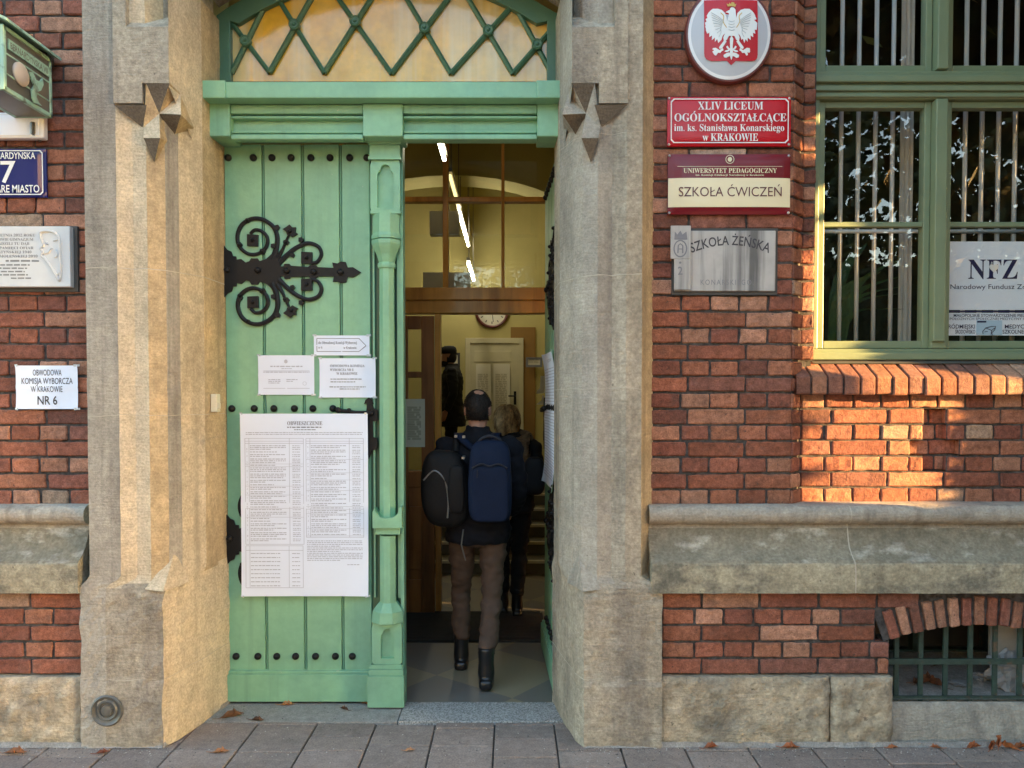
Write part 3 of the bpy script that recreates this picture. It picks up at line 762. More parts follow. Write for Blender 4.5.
def hz(zx, zy, zc=272): return (Ux(zx/5.487+220), (zc-(zy/5.487+200))*YD/F)
def strap_mesh(T):
    q = MB(); lv = [0]
    def rib(pts, ws, n=6, c=.011):
        lv[0] += 1; P2 = catmull([hz(*p) for p in pts], n)
        if isinstance(ws, (list, tuple)):
            W_ = [ws[min(int(i/(len(P2)-1)*(len(ws)-1)), len(ws)-2)]+(ws[min(int(i/(len(P2)-1)*(len(ws)-1)), len(ws)-2)+1]-ws[min(int(i/(len(P2)-1)*(len(ws)-1)), len(ws)-2)])*((i/(len(P2)-1)*(len(ws)-1)) % 1 if i < len(P2)-1 else 1) for i in range(len(P2))]
        else: W_ = ws
        q.ribbon(T, P2, W_, .0005, c+.0004*lv[0], rnd=.0035)
    def pol(pts, c=.010): lv[0] += 1; q.poly(T, [hz(*p) for p in pts], .0005, c+.0004*lv[0])
    # fan and body
    up = [(12, 240), (30, 250), (50, 275), (72, 285), (80, 310), (98, 312), (100, 330), (125, 325), (150, 345), (170, 338), (180, 322), (215, 322), (225, 338), (262, 325), (290, 300), (318, 300), (335, 345), (340, 368)]
    pol(up+[(340, 418), (335, 440)]+[(x, 786-y) for x, y in reversed(up[:-2])])
    pol([(330, 366), (355, 366), (362, 352), (388, 352), (395, 362), (490, 369), (505, 358), (530, 358), (545, 370), (628, 374), (622, 345), (650, 350), (668, 340), (695, 342), (705, 372), (735, 370), (778, 398), (735, 425), (705, 422), (698, 452), (668, 456), (650, 448), (625, 450), (630, 420), (545, 420), (530, 432), (505, 432), (490, 420), (395, 424), (388, 434), (362, 434), (355, 420), (330, 420)])
    w = .019
    for s in (0, 1):
        m_ = (lambda x, y: (x, y)) if not s else (lambda x, y: (x, 786-y))
        rib([m_(*p) for p in ((292, 330), (316, 270), (322, 205), (300, 150), (245, 112), (185, 108), (130, 140), (105, 200), (118, 260), (165, 298), (220, 296), (262, 260), (268, 210), (238, 175), (200, 168), (175, 190))], [.030, .024, .022, .021, .020, .019, .018, .016])
        rib([m_(*p) for p in ((330, 348), (380, 300), (430, 262), (490, 240), (545, 258), (562, 300), (540, 340), (505, 348))], [.028, .024, .021, .019, .018])
        rib([m_(*p) for p in ((322, 320), (350, 275), (372, 225), (392, 185))], [.028, .016, .012, .012])
        d = [(190, 225), (484, 320)]
        for x, y in d: pol([m_(x-30, y-33), m_(x+30, y-30), m_(x+28, y+33), m_(x-30, y+30)], .012)
        pol([m_(392, 140), m_(405, 155), m_(425, 155), m_(422, 180), m_(436, 190), m_(405, 208), m_(390, 195), m_(378, 196), m_(372, 178), m_(354, 165), m_(375, 152)], .012)
        for x, y, a in ((322, 155, .02), (118, 250, .02), (162, 118, .017), (300, 255, .018), (242, 285, .022), (452, 222, .02), (405, 305, .018), (372, 236, .021)):
            a0, b0 = hz(*m_(x, y)); lv[0] += 1
            q.poly(T, [(a0+a*.8*math.cos(k), b0+a*.8*math.sin(k)) for k in (0, 1.2, 2.4, 3.8, 5.1)], .0005, .0095+.0004*lv[0])
    for x, y in ((50, 385), (218, 388), (374, 390), (522, 396), (668, 398), (190, 225), (190, 561), (484, 320), (484, 466), (392, 178), (400, 606), (240, 285), (240, 500), (162, 118), (162, 665), (368, 236), (364, 545), (118, 250), (118, 525)):
        a0, b0 = hz(x, y); r = .017 if y in (385, 388, 390, 396, 398) else .011
        q.lathe(lambda x_, h, y_: T(a0+x_, b0+y_, h), [(r, .008), (r, .022), (r*.6, .029), (r*.1, .031)], 8)
    return q
def door_leaf(name, s, loc, rz, column, label):
    T = lambda a, b, c: (s*a, -c, b)
    z0, z1 = .018, 3.098
    W_ = .99 if column else .93
    q = MB(); UE = .815 if column else .93
    q.slab(T, 0, W_, z0, z1, -.05, -.018, 1)
    ed = [0, .2195, .437, .6455, UE]
    for a, b in zip(ed, ed[1:]): q.slab(T, a+.008, b-.008, z0, z1, -.018, 0)
    for a in ed[1:-1]:
        q.slab(T, a-.0035, a+.0035, z0, z1, -.0179, -.005)
    zb = PZ(672, YD)
    q.slab(T, -.002, UE+.002, z0-.004, zb-.005, -.016, .026); q.slab(T, -.002, UE+.002, zb-.0045, zb+.012, -.016, .018)
    leaf = q.build(name, ['green_paint', 'green_dark'], None, bevel=.005, seg=2, local=True)
    leaf.location = loc; leaf.rotation_euler = (0, 0, rz); attach(leaf, B); leaf['label'] = label
    # studs
    sm = MB(); sm.lathe(lambda x, h, y: (x, -h, y), [(.0185, -.002), (.020, .006), (.017, .016), (.009, .023), (.001, .025)], 14)
    st0 = None
    rows = ((158, (230.6, 255.5, 274, 293, 312.6, 331.5, 351, 368)), (408.5, (232, 254.4, 274, 294.5, 313, 333)), (656, (234, 256, 275, 294, 314, 334, 351)))
    for py, pxs in rows:
        for px in pxs:
            if st0 is None: o = st0 = sm.build('stud', 'iron', leaf, local=True, smooth=True)
            else: o = st0.copy(); COL.objects.link(o)
            o.location = (s*Ux(px), 0, PZ(py, YD))
    # iron strap hinges
    sp = strap_mesh(T)
    h1 = sp.build('strap_hinge', 'iron', leaf, local=True); h1.location = (0, 0, PZ(272, YD))
    h2 = h1.copy(); COL.objects.link(h2); h2.location = (0, 0, PZ(540, YD))
    # rim latch with a fleur tip
    q = MB(); px2 = lambda x, y: (Ux(x), PZ(y, YD))
    q.poly(T, [px2(*p) for p in ((367.5, 403), (364.5, 404), (366, 400), (369, 397.5), (372.5, 400), (374, 404), (372, 404), (374, 408), (378, 410), (378, 421), (373, 421), (373.5, 437), (377.5, 438), (377.5, 449), (373, 450), (369, 459), (367.5, 450), (367.5, 421), (366, 418))], .0005, .018)
    a0, b0 = px2(339, 410); a1, b1 = px2(374, 413)
    q.tube([T(a0, b0, .03), T((a0+a1)/2, (b0+b1)/2-.004, .034), T(a1, b1, .03)], [.012, .009, .013], 10)
    q.ball(T(a0, b0, .03), .017, 8)
    for a, b in ((350, 410.5),): q.ball(T(*px2(a, b), .032), .014, 8)
    q.tube([T(*px2(372, 412), 0), T(*px2(372, 412), .04)], .011, 8)
    q.build('rim_latch', 'iron', leaf, local=True)
    if column:
        q = MB(); cx = .905; K = 0
        zz = lambda py: PZ(py, YD-.06)
        xx = lambda px: (px-225)*(YD-.04)/F
        q.slab(T, .975, .993, z0, z1, -.05, .030); q.slab(T, .958, .974, zz(600), z1-.02, -.01, .018); q.slab(T, .822, .832, zz(600), zz(160), -.01, .006)
        q.slab(T, .80, 1.0, z0-.006, zz(674), -.01, .098); q.slab(T, .806, .994, zz(673.8), zz(668), -.01, .088)
        q.slab(T, .812, .988, zz(667.8), zz(664), -.01, .078)
        niche(q, T, .82, .985, zz(663.8), zz(622), arch_loop(.905, zz(658), zz(628), .072), .07, .024)
        q.lathe(lambda x, h, y: T(cx+x, h, .025+max(-.02, y)), [(.095, zz(621.8)), (.088, zz(611)), (.052, zz(603))], 8, .5)
        for a, b in ((.039, .046),):
            q.lathe(lambda x, h, y: T(cx+x, h, .03+max(-.03, y)), [(.046, zz(608)), (.046, zz(536))], 8, .5)
            q.lathe(lambda x, h, y: T(cx+x, h, .03+max(-.03, y)), [(.046, zz(525)), (.042, zz(267))], 8, .5)
        # cradle bracket around the shaft
        pts = [(xx(376.5), zz(527)), (xx(405.5), zz(527)), (xx(405.5), zz(506)), (xx(403.5), zz(506)), (xx(401), zz(513)), (xx(397), zz(516.5)), (xx(390), zz(517.5)), (xx(384), zz(516.5)), (xx(380), zz(512)), (xx(378), zz(508)), (xx(376.5), zz(511))]
        q.poly(T, pts, .0, .098); q.slab(T, xx(379), xx(403), zz(534), zz(527.2), -.01, .075)
        # neck, cap and head block with a niche
        q.lathe(lambda x, h, y: T(cx+x, h, .03+max(-.03, y)), [(.050, zz(267.5)), (.052, zz(265)), (.050, zz(263)), (.044, zz(262)), (.058, zz(254)), (.078, zz(247)), (.084, zz(244)), (.084, zz(240.5)), (.070, zz(239))], 8, .5)
        q.slab(T, .823, .987, zz(214), zz(211), -.01, .075)
        q.lathe(lambda x, h, y: T(cx+x, h, .025+max(-.02, y)), [(.085, zz(238.8)), (.085, zz(236)), (.078, zz(233)), (.078, zz(214.2))], 8, .5)
        niche(q, T, .823, .985, zz(210.8), zz(161), arch_loop(.905, zz(208), zz(165), .088), .072, .024)
        q.slab(T, .815, .990, zz(160.8), zz(158), -.01, .088); q.slab(T, .82, .985, zz(157.8), zz(146), -.01, .078); q.slab(T, .815, .992, zz(145.8), z1, -.01, .09)
        q.build('colonnette', 'green_paint', leaf, local=True, bevel=.0035)
    return leaf
LB = world(B)
leafL = door_leaf('door_leaf', 1, Vector((-1.59, YD, 0)), 0, True, 'closed green plank leaf hung with paper notices')
leafR = door_leaf('door_leaf', -1, Vector((.262, 4.305, 0)), -math.radians(87.6), False, 'green plank leaf standing open into the hall')
for o in (leafL, leafR):
    pass

# transom beam with fascia, blocks and sunk panels
q = MB(); ya, yb = 4.02, 4.10
tx = lambda px, Y: PX(px, Y)
za, zb_, zc = PZ(73, ya), PZ(81.5, ya), PZ(98, ya)
q.add([(tx(206, ya), ya, zb_), (tx(563, ya), ya, zb_), (tx(563, ya), ya+.16, za+.012), (tx(206, ya), ya+.16, za+.012)], [(0, 1, 2, 3)], 0)
q.box(tx(207, ya), tx(562, ya), ya, 4.29, zc, zb_)
q.box(tx(206, ya)-.004, tx(229, ya), ya-.012, 4.28, zc-.004, zb_+.003); q.box(tx(536, ya), tx(563, ya), ya-.012, 4.28, zc-.004, zb_+.003)
zd, ze = PZ(108, yb), PZ(137, yb)
q.box(tx(211, yb), tx(562, yb), yb+.045, 4.285, 3.108, zc-.001)
for a, b in ((210, 233), (364.5, 404), (537, 562)): q.box(tx(a, yb), tx(b, yb), yb-.01, 4.28, ze, zc-.002)
for a, b in ((233.2, 364.3), (404.2, 536.8)):
    q.box(tx(a, yb), tx(b, yb), yb, yb+.05, PZ(113.5, yb), zc-.003); q.box(tx(a, yb), tx(b, yb), yb, yb+.05, ze-.012, PZ(134, yb))
    q.box(tx(a, yb), tx(b, yb), yb+.008, yb+.05, PZ(118, yb), PZ(115, yb)); q.box(tx(a, yb), tx(b, yb), yb+.012, yb+.05, PZ(132.5, yb), PZ(129.5, yb))
q.build('transom_beam', 'green_paint', B, bevel=.006)

# fanlight
YF = 4.25
fan = MB()
outer = [(FX0, za)]+[(FX0, zsf)]+arch_pts(hwf-.0, 30)[1:-1]+[(FX1, zsf), (FX1, za)]
wfr = .075
inner = [(FX0+wfr, za)]+[(FX0+wfr, zsf-.03)]+[(XC+(x-XC)*(hwf-wfr)/hwf, z-wfr*1.05) for x, z in arch_pts(hwf, 30)[1:-1]]+[(FX1-wfr, zsf-.03), (FX1-wfr, za)]
T = flat(YF)
for i in range(len(outer)-1):
    a, b, c_, d = outer[i], outer[i+1], inner[i+1], inner[i]
    V = [T(*p, c) for c in (.03, -.04) for p in (a, b, c_, d)]
    fan.add(V, [(0, 1, 2, 3), (4, 5, 6, 7), (2, 3, 7, 6), (0, 1, 5, 4)], 0)
fo = fan.build('fanlight', 'green_dark', B, bevel=.004)
q = MB(); g_ = arch_pts(hwf-.03, 30, -.03); pts = [(FX0+.03, za)]+g_+[(FX1-.03, za)]
q.poly(T, pts, -.012, -.006); q.build('amber_pane', 'amber', fo)
q = MB(); ros = [(247, 43), (295.6, 27), (356, 23.6), (425, 30), (488.4, 32.7), (537, 46.6)]; bot = [(232, 73.5), (269.8, 73), (324.6, 73.5), (391.8, 74), (451, 74), (513, 74), (552, 74)]
def zarch(x): 
    d = RF**2-(x-XC)**2; return ZF+math.sqrt(max(d, 0))-.03
lay = 0
for up_ in (1, -1):
    for i in range(6):
        a = bot[i] if up_ > 0 else bot[i+1]; b = ros[i]
        A_, B_ = Vector(P(*a, YF)), Vector(P(*b, YF)); d = (B_-A_); t = 1.
        while t < 9:
            p = A_+d*t
            if p.y > zarch(p.x) or not (FX0+.05 < p.x < FX1-.05): break
            t += .02
        e = A_+d*t; lay += 1
        q.ribbon(T, [tuple(A_), tuple(e)], .026, -.005, .016+(.006 if up_ > 0 else 0)+.0002*lay, rnd=.010)
for x, y in ros:
    a, b = P(x, y, YF); q.lathe(lambda x_, h, y_: T(a+x_, b+y_, h), [(.030, .005), (.030, .034), (.024, .040), (.018, .036), (.012, .036), (.006, .046), (.001, .047)], 16)
q.build('lattice', 'green_dark', fo)

# ------------------------------------------------------------------ window on the right
WX0, WX1 = 1.53, 2.885; WZ0, WZ1 = PZ(359.5, 4.0), 4.68
win = MB(); Y0 = 4.0; xs1_, xs2_ = PX(931, 3.995), PX(946, 3.995)
X_ = lambda px: PX(px, 3.995); Z_ = lambda py: PZ(py, 4.03)
XM = X_(934); 
zt0, zt1 = Z_(101), Z_(73)
win.box(WX0, WX1, 4.01, 4.12, WZ0, Z_(349)); win.box(WX0-.004, WX1+.004, 3.985, 4.11, WZ0-.002, Z_(353)); win.box(WX0, X_(818.5), 4.013, 4.12, Z_(349), WZ1); 
win.box(XM*2-X_(818.5), WX1, 4.013, 4.12, Z_(349), WZ1); win.box(WX0, WX1, 4.012, 4.12, WZ1-.05, WZ1+.03)
win.box(X_(931.5), X_(946)-.014, 3.985, 4.1, Z_(342), zt0-.004); win.box(X_(932), X_(944)-.004, 3.985, 4.1, zt1+.004, WZ1-.05)
win.box(WX0, WX1, 4.0, 4.12, zt0, zt1); win.box(WX0+.005, WX1, 3.975, 4.0, Z_(86), Z_(79)); win.box(WX0+.008, WX1, 3.985, 4.0, Z_(94), Z_(88.5)); win.box(WX0, WX1, 3.99, 4.0, Z_(100), Z_(96))
win.box(xs1_, xs2_, 4.005, 4.1, Z_(349)+.001, Z_(340)); wo = win.build('window', 'window_green', B, bevel=.005)
def sash(x0, x1, z0, z1, bar, pan=True):
    q = MB(); w = .034; y0, y1 = 4.032, 4.085
    q.box(x0, x0+w, y0, y1, z0, z1); q.box(x1-w, x1, y0, y1, z0, z1); q.box(x0+w, x1-w, y0+.0005, y1, z0, z0+w+.006); q.box(x0+w, x1-w, y0+.0005, y1, z1-w, z1)
    if bar: q.box(x0+w, x1-w, y0+.004, y1-.005, bar-.013, bar+.013)
    so = q.build('sash', 'window_green', wo, bevel=.004)
    q = MB(); q.add([(x0+w-.004, 4.058, z0+w), (x1-w+.004, 4.058, z0+w), (x1-w+.004, 4.058, z1-w+.004), (x0+w-.004, 4.058, z1-w+.004)], [(0, 1, 2, 3)]); q.build('pane', 'pane', wo)
xs0 = X_(818.8); xs1 = X_(931.2); xs2 = X_(945.5); xs3 = xs2+(xs1-xs0)
for a, b in ((xs0, xs1), (xs2, xs3)):
    sash(a, b, Z_(348.5), zt0-.001, Z_(224)); sash(a, b, zt1+.001, WZ1-.051, None)
q = MB(); Yb = 4.30
for px in (838, 855, 872, 889, 961, 977.5, 994, 1010.5, 1027): q.tube([(PX(px, Yb), Yb, 1.80), (PX(px, Yb)+.003, Yb, 4.7)], .0125, 8)
q.tube([(1.3, Yb-.015, PZ(232, Yb)), (3.1, Yb-.015, PZ(232, Yb))], .011, 8)
q.build('grille', 'bar_white', wo, smooth=True)
q = MB()
for px in (903,): 
    xx_ = PX(px, 4.36); q.grid(lambda s, t: (xx_-.035+.07*s, 4.36+.012*math.sin(s*18), 1.75+3.0*t), 16, 2)
q.build('curtain', 'curtain', wo, smooth=True)
# dark room behind
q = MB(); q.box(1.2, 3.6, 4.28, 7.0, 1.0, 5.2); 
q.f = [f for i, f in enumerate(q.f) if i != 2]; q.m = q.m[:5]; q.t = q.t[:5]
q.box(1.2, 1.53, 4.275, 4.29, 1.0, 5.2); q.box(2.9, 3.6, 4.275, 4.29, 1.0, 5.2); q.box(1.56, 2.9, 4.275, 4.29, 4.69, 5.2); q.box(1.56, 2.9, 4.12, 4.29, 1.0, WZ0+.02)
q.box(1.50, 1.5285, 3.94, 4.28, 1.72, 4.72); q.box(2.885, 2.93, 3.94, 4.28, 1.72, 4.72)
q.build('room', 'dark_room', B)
# brick sill on edge
q = MB(); x = 1.425; k = 0; rs = random.Random(3)
zbk, zft, zfb = PZ(363, 3.99), PZ(376, 3.845), PZ(395, 3.845)
while x < 2.98:
    w = .071+rs.uniform(-.004, .004); t = rs.choice(PAL); kk = rs.uniform(1.0, 1.5); kk *= .72; t = (t[0]*kk*1.05, t[1]*kk*1.25, t[2]*kk*1.3)
    j = rs.uniform(-.004, .004); y0 = 3.845+j
    pr = [(y0+.006, zfb), (y0, zfb+.007), (y0, zft-.008), (y0+.008, zft), (3.98, zbk), (4.02, zbk), (4.02, zfb)]
    for (i0, i1) in ((0, 1),):
        V = [(x+.005*(0 < i < 4)*0, y, z+j) for i, (y, z) in enumerate(pr)]+[(x+w, y, z+j) for y, z in pr]; n = len(pr)
        q.add(V, [(i, (i+1) % n, n+(i+1) % n, n+i) for i in range(n)]+[tuple(range(n)), tuple(range(n, 2*n))], 0, t)
    x += w+.0105
q.box(1.43, 2.98, 3.862, 4.015, zfb+.002, zft-.012, 1)
q.add([(1.43, 3.862, zft-.0125), (2.98, 3.862, zft-.0125), (2.98, 4.0, zbk-.012), (1.43, 4.0, zbk-.012)], [(0, 1, 2, 3)], 1)
so = q.build('window_sill', ['brick', 'mortar'], B, bevel=.004)
q = MB(); q.add([(1.55, 3.955, zbk-.004), (2.92, 3.955, zbk-.004), (2.92, 4.02, zbk+.022), (1.55, 4.02, zbk+.022)], [(0, 1, 2, 3)]); q.build('sill_strip', 'lamp_dark', B)  # dark sloping strip between the window frame and the brick sill

# basement window
q = MB(); x0, x1 = AX-hw, AX+hw; zs_ = PZ(700, 3.79)
rough_block(x0+.002, x1-.002, 3.742, -.05, PZ(706, 3.75), 'stone_grey', .008, .05, B, 'basement_sill')
q.add([(x0, 3.80, zs_), (x1, 3.80, zs_), (x1, 4.35, zs_+.06), (x0, 4.35, zs_+.06)], [(0, 1, 2, 3)], 0)
for xe in (x0-.001, x1+.001): q.add([(xe, 3.77, 0), (xe, 4.4, 0), (xe, 4.4, .75), (xe, 3.77, .75)], [(0, 1, 2, 3)], 0)
q.box(x0-.1, x1+.1, 4.40, 4.45, 0, .8, 1); q.box(x0, x1, 4.34, 4.40, zs_, zs_+.07, 2)
for a in (x0, AX-.02, x1-.05): q.box(a, a+.045, 4.34, 4.395, zs_+.07, .72, 2)
bo = q.build('basement_window', ['concrete', 'dark_room', 'grate'], B)
q = MB(); Yg = 3.815
for px in (900, 924.5, 949.5, 974.5, 999.5, 1024.5, 1049.5, 1065):
    xg = PX(px, Yg); zt_ = AZ+math.sqrt(AR*AR-(xg-AX)**2); q.box(xg-.011, xg+.011, Yg, Yg+.012, zs_-.02, zt_+.01)
zg = PZ(661, Yg); q.box(x0, x1, Yg-.0115, Yg-.0005, zg-.014, zg+.014); q.box(x0, x1, Yg-.0112, Yg-.0004, zs_-.004, zs_+.014)
q.build('grate', 'grate', bo)
q = MB(); q.box(PX(996, 3.9), PX(1024, 3.9), 3.92, 3.935, PZ(660, 3.9), PZ(626, 3.9)); q.build('vent_board', 'board_grey', bo)

# ------------------------------------------------------------------ entrance hall
q = MB(); q.box(-2.7, 1.5, 4.262, 11.6, -.3, .0); q.build('hall_floor', 'floor_tile', B)
q = MB(); HZ = 4.55; XL, XR = -2.1, .62
q.box(XL-.1, XL, 4.28, 6.0, 0, HZ, 0); q.box(XR, XR+.1, 4.28, 6.0, 0, HZ, 0); q.box(XL-.5, XR+.5, 4.28, 6.0, HZ, HZ+.1, 0)
q.box(XL-.5, XL-.4, 6.0, 11.6, 0, HZ+.5, 0); q.box(XR+.4, XR+.5, 6.0, 11.6, 0, HZ+.5, 0); q.box(XL-.5, XR+.5, 11.5, 11.6, 0, HZ+.5, 0); q.box(XL-.5, XR+.5, 6.0, 11.6, HZ+.4, HZ+.5, 0)
q.box(XL-.1, XC-.90, 4.281, 4.33, 0, HZ, 0); q.box(XC+.945, XR+.1, 4.281, 4.33, 0, HZ, 0); q.box(XL, XR, 4.295, 4.33, 4.12, HZ, 0)
for yy in (7.2, 9.4):                                       # arched ribs of the vault
    n = 20; xa, xb = XL-.4, XR+.4
    P_ = lambda t, up: ((xa+xb)/2+(xb-xa)/2*math.cos(math.pi*t), 3.55+up+.85*math.sin(math.pi*t))
    for k in range(n):
        a, b = P_(k/n, 0), P_((k+1)/n, 0); ca, cb = max(a[1], 0), max(b[1], 0)
        q.add([(a[0], yy, ca), (b[0], yy, cb), (b[0], yy, HZ+.5), (a[0], yy, HZ+.5), (a[0], yy+.5, ca), (b[0], yy+.5, cb)], [(0, 1, 2, 3), (0, 1, 5, 4)], 1)
q.box(-.02, .35, 11.48, 11.4995, .62, 2.75, 2); q.box(XL-.399, XL-.37, 6.2, 11.49, 0, 1.9, 2)
q.build('hall_wall', ['plaster_yellow', 'plaster_cream', 'dado'], B)
q = MB(); e = [(7.4+.3*k, .125*(k+1)) for k in range(5)]
for k, (y, z) in enumerate(e):
    y1 = y+.3 if k < 4 else 11.49
    q.box(XL-.39, XR+.39, y, y1, 0 if k == 0 else z-.125, z-.0005, 0); q.box(XL-.38, XR+.38, y-.014, y+.03, z-.022, z+.004, 1)
q.build('hall_steps', ['step_stone', 'nosing'], B)
# wooden screen with glazed overlight and a door leaf folded to the left
YS = 6.10; sx = lambda px: PX(px, YS); sz = lambda py: PZ(py, YS)
q = MB()
q.box(XL-.3, XR+.3, YS-.05, YS+.07, sz(314), sz(301)-.0005); q.box(XL-.3, XR+.3, YS-.065, YS+.07, sz(301), sz(288.5))
q.box(XL-.3, XR+.3, YS-.03, YS+.05, sz(202.5), sz(197.5))
for a, b in ((443.5, 449), (501.5, 504.5), (342, 346)): q.box(sx(a), sx(b), YS-.04, YS+.06, sz(288.4), HZ)
q.box(sx(435.5), sx(441), YS-.045, YS+.06, 0.01, sz(314.1)); q.box(XL-.3, sx(404)-.02, YS-.02, YS+.03, 0.01, sz(314.1))
q.box(XR-.05, XR+.3, YS-.05, YS+.06, .01, sz(314.1))
q.box(XL-.3, XR+.3, YS-.04, YS+.05, HZ-.2, HZ+.1)
scr = q.build('wooden_screen', 'wood', B, bevel=.006)
q = MB(); x0, x1 = sx(398), sx(435.3)
q.box(x0, x0+.09, YS-.09, YS-.046, .012, sz(317)); q.box(x1-.10, x1, YS-.09, YS-.046, .012, sz(317)); 
for a, b in ((.012, sz(577)), (sz(567), sz(505)), (sz(486), sz(470)), (sz(378), sz(372)), (sz(330), sz(317))):
    q.box(x0+.09, x1-.10, YS-.088, YS-.048, a, b)
q.box(x0+.09, x1-.10, YS-.075, YS-.06, .012, sz(486))
dl = q.build('inner_door', 'wood_dark', scr, bevel=.005)
q = MB(); q.add([(x0+.085, YS-.067, sz(470)), (x1-.095, YS-.067, sz(470)), (x1-.095, YS-.067, sz(330)), (x0+.085, YS-.067, sz(330))], [(0, 1, 2, 3)]); q.build('door_pane', 'pane_inner', dl)
q = MB(); q.add([(XL-.3, YS+.01, sz(288.4)), (XR+.3, YS+.01, sz(288.4)), (XR+.3, YS+.01, HZ), (XL-.3, YS+.01, HZ)], [(0, 1, 2, 3)]); q.build('overlight_pane', 'pane_inner', scr)
# panelled office door at the back with frame
YB = 11.47; bx_ = lambda px: PX(px, YB); bz_ = lambda py: PZ(py, YB)
q = MB(); fx0, fx1, fz = bx_(465.5), bx_(523.5), bz_(338)
q.box(fx0, fx0+.07, YB-.02, YB+.025, .63, fz); q.box(fx1-.07, fx1, YB-.02, YB+.025, .63, fz); q.box(fx0+.07, fx1-.07, YB-.02, YB+.025, fz-.08, fz)
q.box(fx0+.07, fx1-.07, YB+.002, YB+.025, .63, fz-.08)
for a, b, c_, d in ((474, 511, 351, 362), (474, 490, 420, 462), (493, 511, 420, 462)): q.box(bx_(a), bx_(b), YB-.006, YB+.003, bz_(d), bz_(c_))
bd = q.build('office_door', 'door_cream', B, bevel=.006)
q = MB(); hx, hzv = bx_(515), bz_(398); q.box(hx-.018, hx+.018, YB-.012, YB+.0015, hzv-.10, hzv+.10); q.tube([(hx, YB-.01, hzv+.03), (hx, YB-.05, hzv+.03), (hx-.10, YB-.05, hzv+.03)], .010, 8); q.build('handle', 'iron', bd)

# ------------------------------------------------------------------ signs on the facade
def board(name, x0, x1, z0, z1, Y, th, m, bulge=0., bev=.003):
    "a sign panel whose face stands th in front of the plane Y, slightly domed"
    q = MB(); T = flat(Y)
    if bulge:
        n = 18; dm = lambda s, t: bulge*(1-abs(2*s-1)**6)*(1-abs(2*t-1)**6)
        q.grid(lambda s, t: T(x0+(x1-x0)*s, z0+(z1-z0)*t, th+dm(s, t)), n, n)
        V = [T(a, b, c) for c in (th, 0) for a, b in ((x0, z0), (x1, z0), (x1, z1), (x0, z1))]
        q.add(V, [(0, 1, 5, 4), (1, 2, 6, 5), (2, 3, 7, 6), (3, 0, 4, 7), (4, 5, 6, 7)])
    else: q.slab(T, x0, x1, z0, z1, 0, th)
    return q.build(name, m, None, bevel=0 if bulge else bev)
def lettering(par, fn, m, name='lettering'):
    q = MB(); fn(q); return q.build(name, m, par, recalc=False)
def frame_line(q, T, x0, x1, z0, z1, w, c, m=0, cut=0):
    pts = [(x0+cut, z0), (x1-cut, z0), (x1, z0+cut), (x1, z1-cut), (x1-cut, z1), (x0+cut, z1), (x0, z1-cut), (x0, z0+cut)] if cut else [(x0, z0), (x1, z0), (x1, z1), (x0, z1)]
    n = len(pts); cx, cz = (x0+x1)/2, (z0+z1)/2
    V = [T(a, b, c) for a, b in pts]+[T(a-math.copysign(w, a-cx), b-math.copysign(w, b-cz), c) for a, b in pts]
    q.add(V, [(i, (i+1) % n, n+(i+1) % n, n+i) for i in range(n)], m)
def mk(Y):
    return (lambda px: PX(px, Y)), (lambda py: PZ(py, Y))
SP = 'signs on the pier between door and window'
# red enamel school sign
Y = 3.835; x, z = mk(3.81); x0, x1, z0, z1 = x(666.5), x(789), z(145.5), z(96)
o = tag(board('enamel_sign', x0, x1, z0, z1, Y, .014, 'enamel_red', .010), 'glossy red enamel sign with four lines of white lettering and a white border', 'sign', SP)
T = flat(Y-.0248)
def f(q):
    frame_line(q, T, x0+.014, x1-.014, z0+.012, z1-.012, .005, .0, cut=.014)
    text(q, T, 'XLIV LICEUM', x(696), x(761), z(109.5), z(101.5), .0008, 'serif'); text(q, T, 'OGÓLNOKSZTAŁCĄCE', x(672.5), x(784), z(121.3), z(113.3), .0008, 'serif')
    text(q, T, 'im. ks. Stanisława Konarskiego', x(672.5), x(782), z(131), z(124), .0008, 'serif'); text(q, T, 'w KRAKOWIE', x(701), x(756), z(140.8), z(133.3), .0008, 'serif')
lettering(o, f, 'white_letter')
def screws(par, pts, Y_, m='steel', r=.007):
    for a, b in pts:
        q = MB(); q.lathe(lambda x_, h, y_: (a+x_, Y_-h, b+y_), [(r, 0), (r*.8, .004), (r*.1, .006)], 10); q.build('screw', m, par, smooth=True)
screws(o, [(a, b) for a in (x0+.008, x1-.008) for b in (z0+.008, z1-.008)], Y-.0145)
